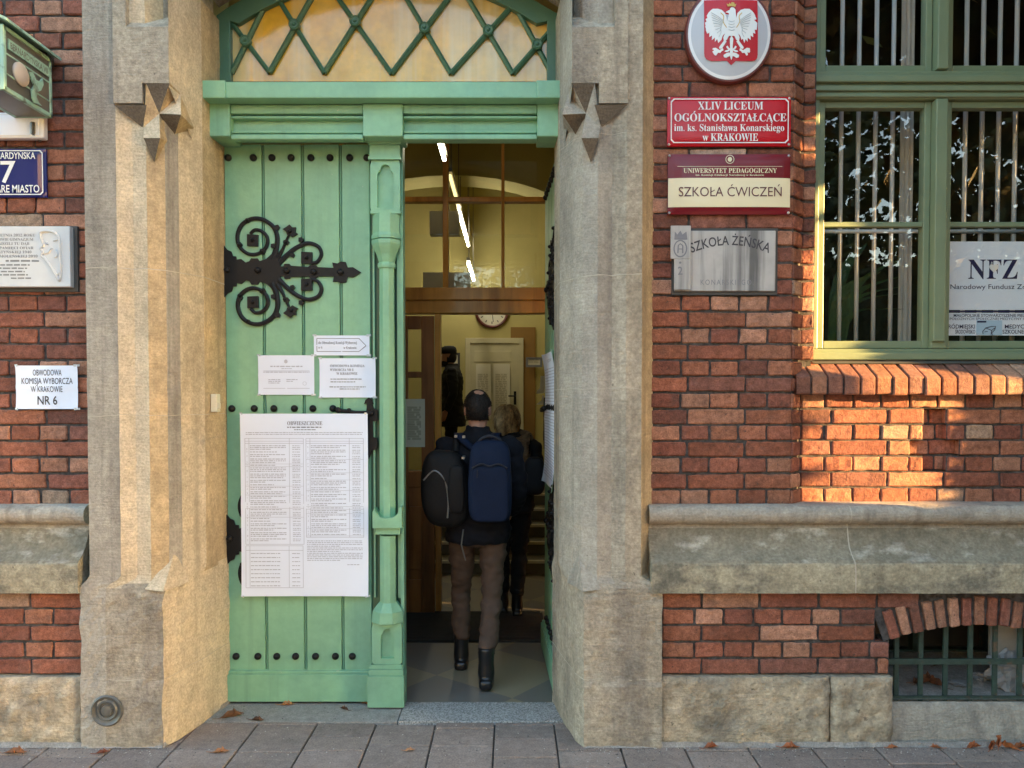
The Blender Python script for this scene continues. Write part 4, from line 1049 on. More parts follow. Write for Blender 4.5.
# university practice school sign
x0, x1, z0, z1 = x(667), x(789), z(214), z(153.5)
o = tag(board('enamel_sign', x0, x1, z0, z1, Y, .014, 'enamel_maroon', .012), 'maroon and cream enamel sign with large thin brown capitals across its middle', 'sign', SP)
T = flat(Y-.0265)
q = MB(); n = 16
dm = lambda s, t: .0125*(1-abs(2*s-1)**6)*(1-abs(2*t-1)**6)
def bandf(s, t):
    b = z(207)+(z(178)-z(207))*t; return (x0+.0015+(x1-x0-.003)*s, Y-.0152-dm(.0125+.975*s, (b-z0)/(z1-z0)), b)
q.grid(bandf, 30, 12); q.build('cream_band', 'enamel_cream', o)
T = flat(Y-.0275)
lettering(o, lambda q: text(q, T, 'SZKOŁA ĆWICZEŃ', x(677), x(780.5), z(196.5), z(187), .0012), 'brown_letter')
def f(q):
    text(q, T, 'UNIWERSYTET PEDAGOGICZNY', x(682), x(774.5), z(173), z(168.2), .0006, 'serif')
    text(q, T, 'im. Komisji Edukacji Narodowej w Krakowie', x(694), x(762), z(176), z(174.2), .0006, 'serif')
    q.ribbon(T, [(x(676), z(166.6)), (x(780), z(166.6))], .0018, 0, .0008)
    a, b = x(728), z(159.5); L_ = [(a+.020*math.cos(k*.3), b+.020*math.sin(k*.3)) for k in range(21)]
    q.ribbon(T, L_, .003, 0, .0008, close=True); q.poly(T, [(a+.011*math.cos(k*.5), b+.012*math.sin(k*.5)) for k in range(12)], 0, .0007)
lettering(o, f, 'enamel_cream')
screws(o, [(a, b) for a in (x0+.008, x1-.008) for b in (z0+.008, z1-.008)], Y-.0145)
# old grey girls' school board and the narrow plate on its left
x, z = mk(3.815)
x0, x1, z0, z1 = x(674), x(774.5), z(291), z(230.5)
o = tag(board('school_board', x0, x1, z0, z1, Y, .018, 'old_board'), 'weathered grey streaked board with arched faded lettering, lowest on the brick pier', 'sign', SP)
q = MB(); q.slab(flat(Y), x0-.012, x1+.014, z0-.018, z1+.014, -.004, .006); q.build('backing', 'slate_back', o)
T = flat(Y-.018)
def f(q):
    text(q, T, 'SZKOŁA ŻEŃSKA', x(690.5), x(767.5), z(253), z(243.8), .001, 'bold', 0, .040)
    text(q, T, 'KONARSKIEGO.', x(699.5), x(753), z(284.8), z(279.5), .001, 'sans', 1, 0, .16)
q = MB(); f(q); q.build('lettering', ['ink', 'ink_mid'], o, recalc=False)
px0, px1, pz0, pz1 = x(669.5), x(689.5), z(290), z(226)
q = MB(); T = flat(Y-.020); q.slab(T, px0, px1, z(259), pz1, 0, .010); q.slab(T, px0+.018, px1, pz0, z(259)-.0006, 0, .010)
o2 = tag(q.build('narrow_plate', 'old_board', bevel=.002), 'narrow grey plate with a round emblem overlapping the left end of the old board', 'plate')
T2 = flat(Y-.030)
def f(q):
    q.poly(T2, [(x(673), z(240)), (x(686), z(240)), (x(685), z(232)), (x(681), z(235)), (x(679), z(231)), (x(676), z(235)), (x(673.5), z(232))], 0, .0012)
    a, b = x(679), z(249); q.ribbon(T2, [(a+.031*math.cos(k*.3), b+.040*math.sin(k*.3)) for k in range(21)], .006, 0, .0012, close=True)
    q.ribbon(T2, [(a-.012, b-.022), (a-.010, b+.016), (a, b+.024), (a+.012, b+.014), (a+.012, b-.022)], .006, 0, .0013); q.ribbon(T2, [(a-.008, b-.002), (a+.011, b-.002)], .004, 0, .0015)
    text(q, T2, '2', x(676.5), x(681.5), z(275), z(267), .0012, 'bold'); q.poly(T2, [(x(679)+.006*math.cos(k), z(263)+.006*math.sin(k)) for k in range(6)], 0, .0012)
lettering(o2, f, 'ink_mid')

# oval emblem with the white eagle
cxp, czp = P(729.5, 33.5, 3.80); rx, rz = PX(770.5, 3.80)-cxp, czp-PZ(82.5, 3.80); Y = 3.835
q = MB(); N_ = 64
def oval(r, c, k): a = 2*math.pi*k/N_; return (cxp+rx*r*math.cos(a), Y-c, czp+rz*r*math.sin(a))
prof = [(1.0, 0, 0), (1.0, .022, 0), (.975, .032, 0), (.94, .033, 0), (.935, .030, 0), (.905, .031, 1), (.87, .032, 1), (.865, .032, 2), (.6, .041, 2), (.3, .046, 2), (.02, .047, 2)]
for (r0, c0, _), (r1, c1, mi) in zip(prof, prof[1:]):
    for k in range(N_): q.add([oval(r0, c0, k), oval(r0, c0, k+1), oval(r1, c1, k+1), oval(r1, c1, k)], [(0, 1, 2, 3)], mi)
o = tag(q.build('oval_emblem', ['rim_brown', 'enamel_white', 'enamel_silver'], smooth=False), 'oval enamel emblem with a crowned white eagle on a red shield', 'emblem', SP)
ES = 8.53; dome = lambda a, b: .032+.015*(1-min(1, ((a-cxp)/rx)**2+((b-czp)/rz)**2))
ex = lambda zx, zy: P(zx/ES+680, zy/ES, 3.80)
TD = lambda a, b, c: (a, Y-dome(a, b)-c, b)
def domed(q, pts, c, m=0):
    "fill an outline that follows the dome: cut into small triangles"
    bm = bmesh.new(); vs_ = [bm.verts.new((a, 0, b)) for a, b in pts]; fc = bm.faces.new(vs_)
    bmesh.ops.triangulate(bm, faces=[fc]); bmesh.ops.subdivide_edges(bm, edges=[e for e in bm.edges if e.calc_length() > .04], cuts=2, use_grid_fill=False)
    bmesh.ops.triangulate(bm, faces=bm.faces); bm.verts.index_update()
    q.add([TD(v.co.x, v.co.z, c) for v in bm.verts], [tuple(v.index for v in f_.verts) for f_ in bm.faces], m); bm.free()
sh = [(203, 5), (660, 5), (660, 470), (655, 500), (635, 520), (600, 527), (470, 527), (445, 540), (432, 562), (418, 540), (395, 527), (265, 527), (225, 512), (208, 490), (203, 460)]
q = MB(); domed(q, [ex(*p) for p in sh], .002); q.build('shield', 'enamel_red', o, recalc=True)
q = MB(); mir = lambda pts: [(862-a, b) for a, b in pts]
wing = [(400, 232), (388, 200), (390, 165), (378, 122), (350, 95), (318, 84), (275, 84), (286, 99), (256, 98), (268, 113), (238, 118), (254, 131), (224, 142), (243, 153), (214, 172), (236, 180), (208, 203), (232, 208), (210, 234), (236, 236), (214, 264), (242, 262), (226, 296), (252, 288), (244, 326), (270, 312), (266, 352), (292, 332), (292, 368), (310, 345), (320, 378), (334, 342), (346, 352), (356, 318), (380, 292), (402, 280)]
bodyp = [(399, 105), (418, 96), (420, 82), (436, 72), (455, 78), (466, 95), (468, 130), (462, 160), (474, 195), (482, 230), (478, 275), (500, 330), (494, 372), (470, 352), (455, 320), (432, 300), (408, 320), (392, 352), (366, 374), (362, 332), (384, 275), (380, 232), (396, 190), (412, 160), (418, 130), (398, 122), (380, 118)]
for i, (pts, c) in enumerate(((wing, .004), (mir(wing), .0042), (bodyp, .0055))): domed(q, [ex(*p) for p in pts], c)
for fl in (0, 1):
    g = (lambda p: p) if not fl else (lambda p: [(862-a, b) for a, b in p])
    for i, pts in enumerate(([(372, 352), (390, 366), (350, 425), (332, 428), (325, 415)], [(345, 408), (358, 422), (330, 438), (300, 418), (275, 420), (270, 432), (292, 436), (270, 448), (276, 460), (300, 452), (288, 478), (302, 484), (318, 460), (338, 462), (350, 446), (364, 440)],
                 [(424, 470), (412, 458), (392, 462), (364, 480), (368, 498), (388, 504), (402, 494), (418, 488)], [(424, 430), (410, 420), (398, 402), (386, 410), (392, 424), (408, 434), (380, 442), (372, 452), (392, 456), (412, 448)])):
        domed(q, [ex(*p) for p in g(pts)], .0044+.0003*i+.0001*fl)
domed(q, [ex(*p) for p in [(431, 318), (446, 345), (440, 400), (446, 470), (440, 500), (431, 524), (422, 500), (416, 470), (422, 400), (416, 345)]], .0062)
q.build('eagle', 'eagle', o)
q = MB(); domed(q, [ex(*p) for p in [(400, 68), (392, 42), (408, 50), (416, 34), (428, 46), (434, 28), (444, 46), (456, 34), (460, 50), (474, 44), (464, 70), (432, 64)]], .0064)
for fl in (0, 1):
    g = (lambda a, b: (a, b)) if not fl else (lambda a, b: (862-a, b))
    q.ribbon(TD, catmull([ex(*g(*p)) for p in ((340, 120), (365, 150), (362, 200), (390, 250))], 5), .0035, .004, .0056)
q.build('crown', 'gold', o)
q = MB()
for fl in (0, 1):
    g = (lambda a, b: (a, b)) if not fl else (lambda a, b: (862-a, b))
    for k in range(9):
        t = k/8; a0, b0 = 385-25*t, 205+65*t; a1, b1 = 262-8*t+70*t*t, 118+150*t+60*t*t
        q.ribbon(TD, [ex(*g(a0-20, b0-12)), ex(*g((a0+a1)/2, (b0+b1)/2-5)), ex(*g(a1, b1))], .0022, .003, .0058)
for yy in (200, 225, 250, 275):
    q.ribbon(TD, [ex(405, yy-8), ex(431, yy), ex(457, yy-8)], .002, .004, .0072)
q.build('feather_lines', 'eagle_line', o)

# left wall: projecting lantern, white plate, street sign, plaque, polling notice
LX = -2.248
LT = empty('sign_lantern', (-2.35, 3.63, 3.06)); tag(LT, 'old green copper lantern box jutting from the brick wall with a round emblem', 'lantern')
q = MB(); xa, xb, yn, yf_, zb, zt_ = -2.43, LX, 3.44, 3.80, 3.072, 3.36
for a in (xa, xb-.02):
    for b in (yn, yf_-.02): q.box(a, a+.02, b, b+.02, zb, zt_)
for zz_ in (zb, zt_-.02):
    q.box(xa, xb, yn+.0005, yn+.02, zz_, zz_+.02); q.box(xa, xb, yf_-.02, yf_-.0005, zz_, zz_+.02); q.box(xb-.02, xb-.0005, yn+.02, yf_-.02, zz_, zz_+.02); q.box(xa+.0005, xa+.02, yn+.02, yf_-.02, zz_, zz_+.02)
for zz_ in (3.235, 3.145): q.box(xb-.012, xb-.001, yn+.02, yf_-.02, zz_, zz_+.008)
q.build('frame', 'copper_green', LT, bevel=.003)
q = MB(); q.box(xa+.004, xb-.004, yn+.004, yf_-.004, zb+.002, zt_-.004); q.build('case', 'lamp_dark', LT)
q = MB(); xm = (xa+xb)/2; zr = 3.372
for s_ in (-1, 1):
    e = xm+s_*(xb-xm+.035)
    q.add([(e, yn-.03, zr), (xm, yn-.03, zr+.06), (xm, yf_+.02, zr+.06), (e, yf_+.02, zr), (e, yn-.03, zr-.012), (xm, yn-.03, zr+.045), (xm, yf_+.02, zr+.045), (e, yf_+.02, zr-.012)], [(0, 1, 2, 3), (4, 5, 6, 7), (0, 3, 7, 4), (0, 1, 5, 4), (2, 3, 7, 6)])
q.build('roof', 'copper_green', LT)
TL = lambda a, b, c: (LX+c, 3.44+a, b)                        # face towards the door: a runs into the wall
q = MB(); q.slab(TL, .03, .33, 3.262, 3.308, -.002, .003); q.build('name_strip', 'copper_green', LT)
lettering(LT, lambda q: text(q, TL, 'BERNARDYŃSKA VII', .04, .32, 3.270, 3.298, .0036, 'bold'), 'lamp_dark')
q = MB(); q.ball((LX+.002, 3.555, 3.185), (.016, .058, .052), 12)
q.build('emblem_globe', 'globe', LT, smooth=True)
q = MB(); q.poly(TL, [(.155, 3.215), (.19, 3.225), (.215, 3.20), (.245, 3.205), (.265, 3.23), (.27, 3.20), (.25, 3.165), (.225, 3.15), (.215, 3.12), (.235, 3.10), (.255, 3.095), (.20, 3.09), (.185, 3.105), (.18, 3.14), (.20, 3.17)], .004, .012); q.build('emblem_figure', 'copper_green', LT)
q = MB(); q.box(-2.37, -2.33, 3.80, 3.84, 3.30, 3.34); q.box(-2.30, -2.26, 3.78, 3.84, 3.34, 3.40); q.tube([(-2.34, 3.79, 3.05), (-2.34, 3.79, 3.0), (-2.33, 3.835, 2.98)], .012, 8); q.build('bracket', 'lamp_dark', LT)
x, z = mk(3.80)
o = tag(board('wall_box', x(-14), x(48), z(138.5), z(112.5), 3.838, .045, 'enamel_white', 0, .008), 'plain white metal box sign directly under the green lantern', 'sign')
q = MB(); q.slab(flat(3.793), x(-10), x(44), z(135.5), z(116), -.002, .003); q.build('face', 'paper', o)
x0, x1, z0, z1 = x(-24), x(46.5), z(196), z(147)
o = tag(board('street_sign', x0, x1, z0, z1, 3.838, .010, 'enamel_blue', .010), 'dark blue enamel house number sign with a white seven', 'sign')
T = flat(3.8168)
def f(q):
    frame_line(q, T, x0+.010, x1-.010, z0+.010, z1-.010, .005, 0, cut=.012)
    text(q, T, 'BERNARDYŃSKA', x(-14), x(37), z(157.8), z(151.2), .001, 'bold'); text(q, T, '7', x(1), x(17), z(181.5), z(159.8), .001, 'bold'); text(q, T, 'STARE MIASTO', x(-11), x(41), z(191.5), z(184), .001, 'bold')
lettering(o, f, 'white_letter')
# memorial plaque
x0, x1, z0, z1 = x(-42), x(73), z(287), z(226.5)
o = tag(board('memorial_plaque', x0, x1, z0, z1, 3.838, .045, 'marble', 0, .003), 'white marble memorial plaque with carved inscription and a worn relief', 'plaque')
q = MB(); q.slab(flat(3.842), x0-.02, x(77), z(291), z(225), -.002, .018); q.build('backing', 'slate_back', o)
T = flat(3.793)
def f(q):
    for s_, a, b, yy in (('KWIETNIA 2012 ROKU', -4, 39, 236.8), ('UCZNIOWIE GIMNAZJUM', -10, 37, 241), ('POSADZILI TU DĄB', -6, 33, 245.2), ('KU CZCI I PAMIĘCI OFIAR', -20, 37, 249.5), ('ZBRODNI KATYŃSKIEJ 1940', -22, 35, 253.6), ('I KATASTROFY SMOLEŃSKIEJ 2010', -31, 41, 257.8)):
        text(q, T, s_, x(a), x(b), z(yy), z(yy-2.7), .0012, 'serif')
    for i, (a, b) in enumerate(((9, 44), (-20, 33), (-20, 31), (-20, 28), (-20, 31), (14, 34))): body_text(q, T, x(a), x(b), z(262.6+i*3.3 if i else 262), .010 if not i else .008, .0008, seed=i)
lettering(o, f, 'marble_cut')
q = MB()
ol = [(44, 233), (52, 231.5), (58, 233), (62, 238), (63.5, 246), (63.5, 256), (64, 266), (63, 280), (60, 278), (57, 272), (53, 266), (48, 259), (45, 256), (46, 252), (44, 249), (47, 245), (45, 240)]
P2 = catmull([(x(a), z(b)) for a, b in ol], 4, True); q.ribbon(T, P2, .012, -.002, .010, close=True, rnd=.007)
for pts in (((47, 254), (52, 252.5), (55, 248)), ((57, 241), (61, 240)), ((50, 242), (51, 245)), ((59, 250), (60.5, 255), (58, 258)), ((55, 268), (60, 275), (62, 272))): q.ribbon(T, catmull([(x(a), z(b)) for a, b in pts], 4), .009, -.002, .007, rnd=.005)
q.build('relief', 'marble', o, smooth=True)
# notice NR 6
def sheet(name, T_, a0, a1, b0, b1, m='paper', curl=.004, seed=0, parent=None, n=14, lift=0.):
    "a sheet of paper taped to a wall, rippled and lifting at its edges"
    q = MB(); T = lambda a, b, c: T_(a, b, c+lift)
    cr = .0022 if seed % 2 else .0012
    def fn(s, t):
        c = .0035+cr*(math.exp(-((t-.5)/.03)**2)+.7*math.exp(-((s-.5+.04*t)/.025)**2))+curl*(.5+.5*noise.noise(Vector((s*2.3+seed, t*2.1, seed))))+curl*1.2*(abs(2*s-1)**4)*(abs(2*t-1)**4)
        return T(a0+(a1-a0)*s, b0+(b1-b0)*t, c)
    q.grid(fn, n, n); ob = q.build(name, m, parent, smooth=True)
    if name in ('paper_notice', 'arrow_notice', 'wall_poster') and m == 'paper' and curl < .02:
        for si, ti in ((0, 0), (1, 0), (0, 1), (1, 1)):
            ca, cb = a0+(a1-a0)*si, b0+(b1-b0)*ti; dx = .011 if si else -.011; q = MB()
            p = [(ca-dx*1.4, cb-.006), (ca+dx*.7, cb-.004), (ca+dx*.7, cb+.006), (ca-dx*1.4, cb+.006)]; fz = fn(si, ti)
            cz = .0035+cr+curl*2.2+.001
            q.add([T(a, b, cz if k in (0, 3) else (.002-lift if lift == 0 else 0)) for k, (a, b) in enumerate(p)], [(0, 1, 2, 3)]); q.build('tape', 'tape', ob)
    return ob, (lambda a, b, c: (lambda s, t: (lambda p, p0: (p[0], p[1], p[2]))(T(a, b, .0035+cr*(math.exp(-((t-.5)/.03)**2)+.7*math.exp(-((s-.5+.04*t)/.025)**2))+curl*(.5+.5*noise.noise(Vector((s*2.3+seed, t*2.1, seed))))+curl*1.2*(abs(2*s-1)**4)*(abs(2*t-1)**4)+c), 0))((a-a0)/(a1-a0), (b-b0)/(b1-b0)))
x, z = mk(3.825); T = flat(3.832)
o, TS = sheet('paper_notice', T, x(16), x(78), z(409), z(365.5), seed=3)
tag(o, 'white notice reading NR 6 taped on the bricks under the marble plaque', 'notice')
def f(q):
    for s_, a, b, y1, y0 in (('OBWODOWA', 33, 62, 375.5, 369.5), ('KOMISJA WYBORCZA', 21.5, 73, 384, 377.8), ('W KRAKOWIE', 31, 63, 392, 386)): text(q, TS, s_, x(a), x(b), z(y1), z(y0), .0015, 'sans')
    text(q, TS, 'NR 6', x(37), x(57.5), z(404.5), z(396), .0015, 'bold')
lettering(o, f, 'ink')
# doorbell on the left jamb
q = MB(); q.box(-1.590, -1.556, 4.055, 4.105, PZ(412, 4.08), PZ(394, 4.08)); q.box(-1.557, -1.549, 4.065, 4.095, PZ(409, 4.08), PZ(401, 4.08)-.01)
tag(q.build('doorbell', 'cream_plastic', bevel=.006, seg=3), 'small cream doorbell on the stone jamb beside the green door', 'doorbell')

# papers on the closed leaf
YPp = YD-.002; x, z = mk(YPp); T = flat(YPp)
o, TS = sheet('arrow_notice', T, x(314.5), x(370), z(355.5), z(335.5), seed=1, curl=.002)
tag(o, 'small white arrow notice on the green door, topmost of its papers', 'notice')
def f(q):
    pts = [(x(317.5), z(351.5)), (x(359.5), z(351.5)), (x(366.5), z(345.8)), (x(359.5), z(338.5)), (x(317.5), z(338.5))]
    for a, b in zip(pts, pts[1:]+pts[:1]): q.ribbon(TS, [a, b], .003, .0, .0012)
    text(q, TS, 'do Obwodowej Komisji Wyborczej', x(319), x(357.5), z(344), z(341.3), .0018, 'serif'); text(q, TS, 'nr 6', x(319), x(323), z(348.6), z(346.2), .0018, 'bold'); text(q, TS, 'w Krakowie', x(344), x(357), z(349), z(346.4), .0018, 'bold')
lettering(o, f, 'ink_mid')
o, TS = sheet('paper_notice', T, x(258.8), x(314.8), z(394.8), z(355.3), seed=7, curl=.003)
tag(o, 'creased white certificate sheet on the green door, left of its twin', 'notice')
def f(q):
    a, b = x(286.5), z(361.5); q.poly(TS, [(a+.010*math.cos(k*.9), b+.011*math.sin(k*.9)) for k in range(7)], 0, .0015)
    body_text(q, TS, x(271), x(303), z(367), .007, .0015, seed=1); body_text(q, TS, x(282), x(293), z(369), .004, .0015, seed=2)
    for yy in (371, 388.3): q.ribbon(TS, [(x(264), z(yy)), (x(310), z(yy))], .0025, 0, .0013)
    body_text(q, TS, x(264), x(310), z(372.6), .005, .0015, seed=3)
    for i, (a, b) in enumerate(((269, 281), (287, 298), (269, 281), (287, 294), (269, 280))): body_text(q, TS, x(a), x(b), z(380+1.7*(i//2)), .005, .0015, seed=5+i)
    a, b = x(305), z(383.5); q.ribbon(TS, [(a+.010*math.cos(k*.5), b+.010*math.sin(k*.5)) for k in range(13)], .0015, 0, .0013, close=True)
lettering(o, f, 'ink_soft')
o, TS = sheet('paper_notice', T, x(320), x(376), z(397.5), z(358.3), seed=12, curl=.006)
tag(o, 'white sheet headed with three bold lines on the green door, under the arrow notice', 'notice')
def f(q):
    text(q, TS, 'OBWODOWA KOMISJA', x(330.5), x(365), z(367), z(364.6), .0018, 'serif'); text(q, TS, 'WYBORCZA NR 6', x(330.5), x(354), z(371), z(368.6), .0018, 'serif'); text(q, TS, 'W KRAKOWIE', x(337), x(358), z(374.8), z(372.3), .0018, 'serif')
    for i, (a, b, yy) in enumerate(((331, 362, 379.5), (331, 356, 382.3), (330, 366, 387.3), (340, 360, 389.4))): body_text(q, TS, x(a), x(b), z(yy), .005, .0018, seed=20+i)
lettering(o, f, 'ink_mid')
o, TS = sheet('wall_poster', T, x(242.5), x(369), z(594.5), z(413.5), seed=21, curl=.006, n=26, lift=.030)
tag(o, 'large white printed poster with two tables covering the middle of the closed green leaf', 'poster')
def f(q):
    text(q, TS, 'OBWIESZCZENIE', x(289), x(324), z(424.8), z(421), .0018, 'serif', 1)
    body_text(q, TS, x(289), x(323), z(427.5), .007, .0018, 1, seed=2); body_text(q, TS, x(296), x(318), z(429.8), .005, .0018, 1, seed=3)
    for yy in (432.6, 434.4): body_text(q, TS, x(248), x(364), z(yy), .005, .0018, 0, seed=int(yy))
    ln = lambda a, b, c_, d, w=.0022: q.ribbon(TS, [(x(a), z(b)), ((x(a)+x(c_))/2, (z(b)+z(d))/2), (x(c_), z(d))], w, 0, .0013)
    for a, b, c_, d in ((247, 438, 305, 543), (307.5, 438, 364.5, 536)):
        for yy in (b, b+2.8, b+5, d): ln(a, yy, c_, yy)
        for xx in (a, a+4, c_-14, c_): ln(xx, b, xx, d)
        yy = b+6.5; r = random.Random(int(a))
        while yy < d-3:
            k = r.choice((1, 2, 2, 3))
            for i in range(k):
                if yy > d-2: break
                body_text(q, TS, x(a+5), x(c_-15.5), z(yy+1.2), .0055, .0018, 0, .95 if i < k-1 else r.uniform(.4, .9), seed=int(yy*10)); body_text(q, TS, x(c_-11), x(c_-3), z(yy+1.2), .0045, .0018, 0, seed=int(yy*7)); yy += 1.75
            text(q, TS, str(r.randint(1, 9)), x(a+1.2), x(a+2.6), z(yy-.6), z(yy-2.2), .0018, 'sans', 0); yy += .9
            if r.random() < .35: ln(a, yy-.5, c_, yy-.5, .0016)
    for a, b, c_, d in ((247, 544.5, 304, 586),):
        for yy in (b, b+4.5, d): ln(a, yy, c_, yy)
        for xx in (a, a+4, c_-14, c_): ln(xx, b, xx, d)
        for i in range(9): body_text(q, TS, x(a+5), x(c_-15.5), z(b+8+i*4), .0055, .0018, 0, .8, seed=300+i); body_text(q, TS, x(c_-11), x(c_-3), z(b+8+i*4), .005, .0018, seed=400+i)
    for i in range(12): body_text(q, TS, x(308), x(363.5), z(540+i*1.75), .005, .0018, 0, 1 if i not in (3, 6, 11) else .6, seed=500+i)
    body_text(q, TS, x(348), x(360), z(563.5), .005, .0018, 0, seed=600)
q = MB(); f(q); q.build('lettering', ['ink_soft', 'ink_mid'], o, recalc=False)
# poster on the leaf that stands open
MR = Matrix.Translation((.262, 4.305, 0)) @ Matrix.Rotation(-math.radians(87.6), 4, 'Z')
TR = lambda a, b, c: tuple(MR @ Vector((-a, -c, b)))
o, TS = sheet('wall_poster', TR, .07, .74, 1.16, 1.985, seed=31, curl=.021, n=20)
tag(o, 'white poster seen edge on, hung on the leaf that stands open', 'poster')
def f(q):
    text(q, TS, 'OBWIESZCZENIE', .30, .52, 1.925, 1.943, .002, 'bold')
    for i in range(38): body_text(q, TS, .10, .39, 1.88-i*.018, .006, .002, seed=i); body_text(q, TS, .42, .71, 1.88-i*.018, .006, .002, seed=90+i)
lettering(o, f, 'ink_soft')

# posters behind the right-hand window pane
Yp = 4.064; x, z = mk(Yp)
q = MB(); q.slab(flat(Yp), x(942), x(1050), z(310), z(241.5), -.002, .0)
o = tag(q.build('window_poster', 'paper'), 'white health fund poster with dark blue initials behind the window glass', 'poster')
T = flat(Yp)
def f(q):
    text(q, T, 'NFZ', x(965.5), x(1016), z(278.8), z(259), .0012, 'serif'); q.ribbon(T, [(x(944.5), z(311.5)), (x(1050), z(311.5))], .007, .001, .0018)
    text(q, T, 'Narodowy Fundusz Zdrowia', x(948), x(1043), z(289), z(284.2), .0012, 'sans')
lettering(o, f, 'navy')
q = MB(); hx, hz_ = x(991.5), z(268)
hp = [(hx+.0032*k_*16*math.sin(t)**3/1.3, hz_+.0026*k_*(13*math.cos(t)-5*math.cos(2*t)-2*math.cos(3*t)-math.cos(4*t))) for k_ in (.62,) for t in [i*math.pi/12 for i in range(24)]]
q.poly(T, hp, .0014, .0022); q.build('heart_mark', 'white_letter', o)
q = MB(); q.slab(flat(Yp), x(942), x(1050), z(335.5), z(312.8), -.002, .0)
o = tag(q.build('window_notice', 'paper'), 'white strip of blue capitals along the foot of the window pane', 'notice')
def f(q):
    text(q, T, 'MAŁOPOLSKIE STOWARZYSZENIE PIELĘGNIAREK', x(952), x(1042), z(316.8), z(314), .0012, 'bold'); text(q, T, 'I POŁOŻNYCH SPOŁECZNEJ MEDYCYNY SZKOLNEJ', x(946), x(1040), z(320), z(317.6), .0012, 'sans')
    text(q, T, 'ŚRÓDMIEJSKI', x(944.5), x(974), z(328.5), z(324.5), .0012, 'bold'); text(q, T, 'ŚRODOWISKO', x(954), x(974), z(333.6), z(329.8), .0012, 'bold'); text(q, T, 'MEDYCYNY', x(1003), x(1035), z(328.5), z(324.5), .0012, 'bold'); text(q, T, 'SZKOLNEGO', x(1001), x(1030), z(333.6), z(329.8), .0012, 'bold')
lettering(o, f, 'navy')
q = MB(); q.slab(flat(Yp-.0012), x(975), x(1000.5), z(335), z(320.5), -.0005, .002)
mat('card_blue', (.45, .62, .80), .6, 0)
o = tag(q.build('drawing_card', 'card_blue'), 'pale blue card with a small line drawing, stuck over the strip notice', 'card')
def f(q):
    Tc = flat(Yp-.0035)
    q.ribbon(Tc, [(x(975.5), z(321.8)), (x(984.5), z(321.8))], .009, 0, .001)
    for pts in (((981, 331.5), (984, 328), (990, 326.5), (994, 326.5), (993, 330), (990, 333), (991, 334.5)), ((981, 331.5), (981.5, 334)), ((984, 328), (990, 330.5), (993, 328)), ((990, 330.5), (989.5, 334.5)), ((983, 332), (986, 331.5))):
        q.ribbon(Tc, [(x(a), z(b)) for a, b in pts], .0035, 0, .0012)
lettering(o, f, 'navy', 'drawing')
# plant behind the left pane
q = MB()
pb = empty('potted_plant', (1.86, 4.40, 1.86)); tag(pb, 'dark strap-leaved pot plant on the sill behind the left window pane', 'plant')
q.rings([(1.86, 4.42, 1.80, .06, .06), (1.86, 4.42, 1.93, .085, .085), (1.86, 4.42, 1.95, .09, .09), (1.86, 4.42, 1.94, .075, .075)], 16); q.build('pot', 'pot', pb, smooth=True)
q = MB(); rp = random.Random(8)
for k, (px, py, ww) in enumerate(((878, 238, .05), (852, 268, .04), (868, 275, .06), (902, 258, .03), (905, 275, .04), (908, 292, .03), (890, 268, .05), (840, 300, .04), (912, 285, .03), (868, 310, .05), (900, 310, .03))):
    tx_, tz = P(px, py, 4.40); b0 = Vector((1.86+rp.uniform(-.03, .03), 4.42, 1.93)); e0 = Vector((tx_, 4.42+rp.uniform(-.10, .12), tz)); mid = (b0+e0)/2+Vector(((1.86-tx_)*.25, 0, .12))
    C_ = catmull([tuple(b0), tuple(mid), tuple(e0)], 7); n = len(C_); V = []
    for i, p in enumerate(C_):
        w = ww*math.sin(math.pi*min(1, .06+.94*i/(n-1)))**.8*(1 if i < n-1 else .05); V += [(p[0]-w*.8, p[1]+w*.3, p[2]), (p[0], p[1]+.01, p[2]-w*.25), (p[0]+w*.8, p[1]+w*.3, p[2])]
    q.add(V, [(3*i+j, 3*i+j+1, 3*i+4+j, 3*i+3+j) for i in range(n-1) for j in (0, 1)])
q.build('foliage', 'plant_leaf', pb, smooth=True)
q = MB(); q.box(1.62, 2.95, 4.275, 4.6, 1.74, 1.80); q.build('inner_sill', 'bar_white', wo)

# ------------------------------------------------------------------ things in the hall
mat('tube_front', (1, .90, .66), .4, 0, emis=3.2)
def tube_lamp(x_, y0, y1, z_, m, lab):
    r = empty('tube_lamp', (x_, (y0+y1)/2, z_)); tag(r, lab, 'ceiling lamp', 'fluorescent lamps down the hall ceiling')
    q = MB(); q.tube([(x_, y0, z_), (x_, y1, z_)], .013 if m == 'tube_front' else .019, 12); q.build('tube', m, r, smooth=True)
    q = MB(); q.box(x_-.022, x_+.022, y0-.03, y1+.03, z_+.035, z_+.075)
    for yy in (y0+.15, y1-.15): q.box(x_-.006, x_+.006, yy-.006, yy+.006, z_+.075, HZ+.35)
    q.build('housing', 'fixture', r)
tube_lamp(-.475, 5.03, 5.44, 3.375, 'tube_front', 'short bright tube lamp, topmost and nearest, in front of the wooden screen')
tube_lamp(-.62, 7.75, 9.15, 3.92, 'tube_dim', 'dim yellow tube lamp, second along the hall ceiling')
tube_lamp(-.63, 9.3, 11.2, 3.90, 'tube', 'long bright tube lamp, third along the hall ceiling')
tube_lamp(-.56, 9.9, 11.3, 3.42, 'tube', 'bright tube lamp hung lowest, just over the wooden rail')
q = MB(); q.box(-.90, -.58, 8.45, 8.60, 3.49, 3.74); q.box(-.88, -.60, 8.4475, 8.4495, 3.50, 3.55); q.box(-.75, -.735, 8.5, 8.53, 3.74, HZ+.35)
tag(q.build('hanging_box', 'paper_warm', bevel=.006), 'pale box hanging from the hall ceiling behind the overlight', 'box')
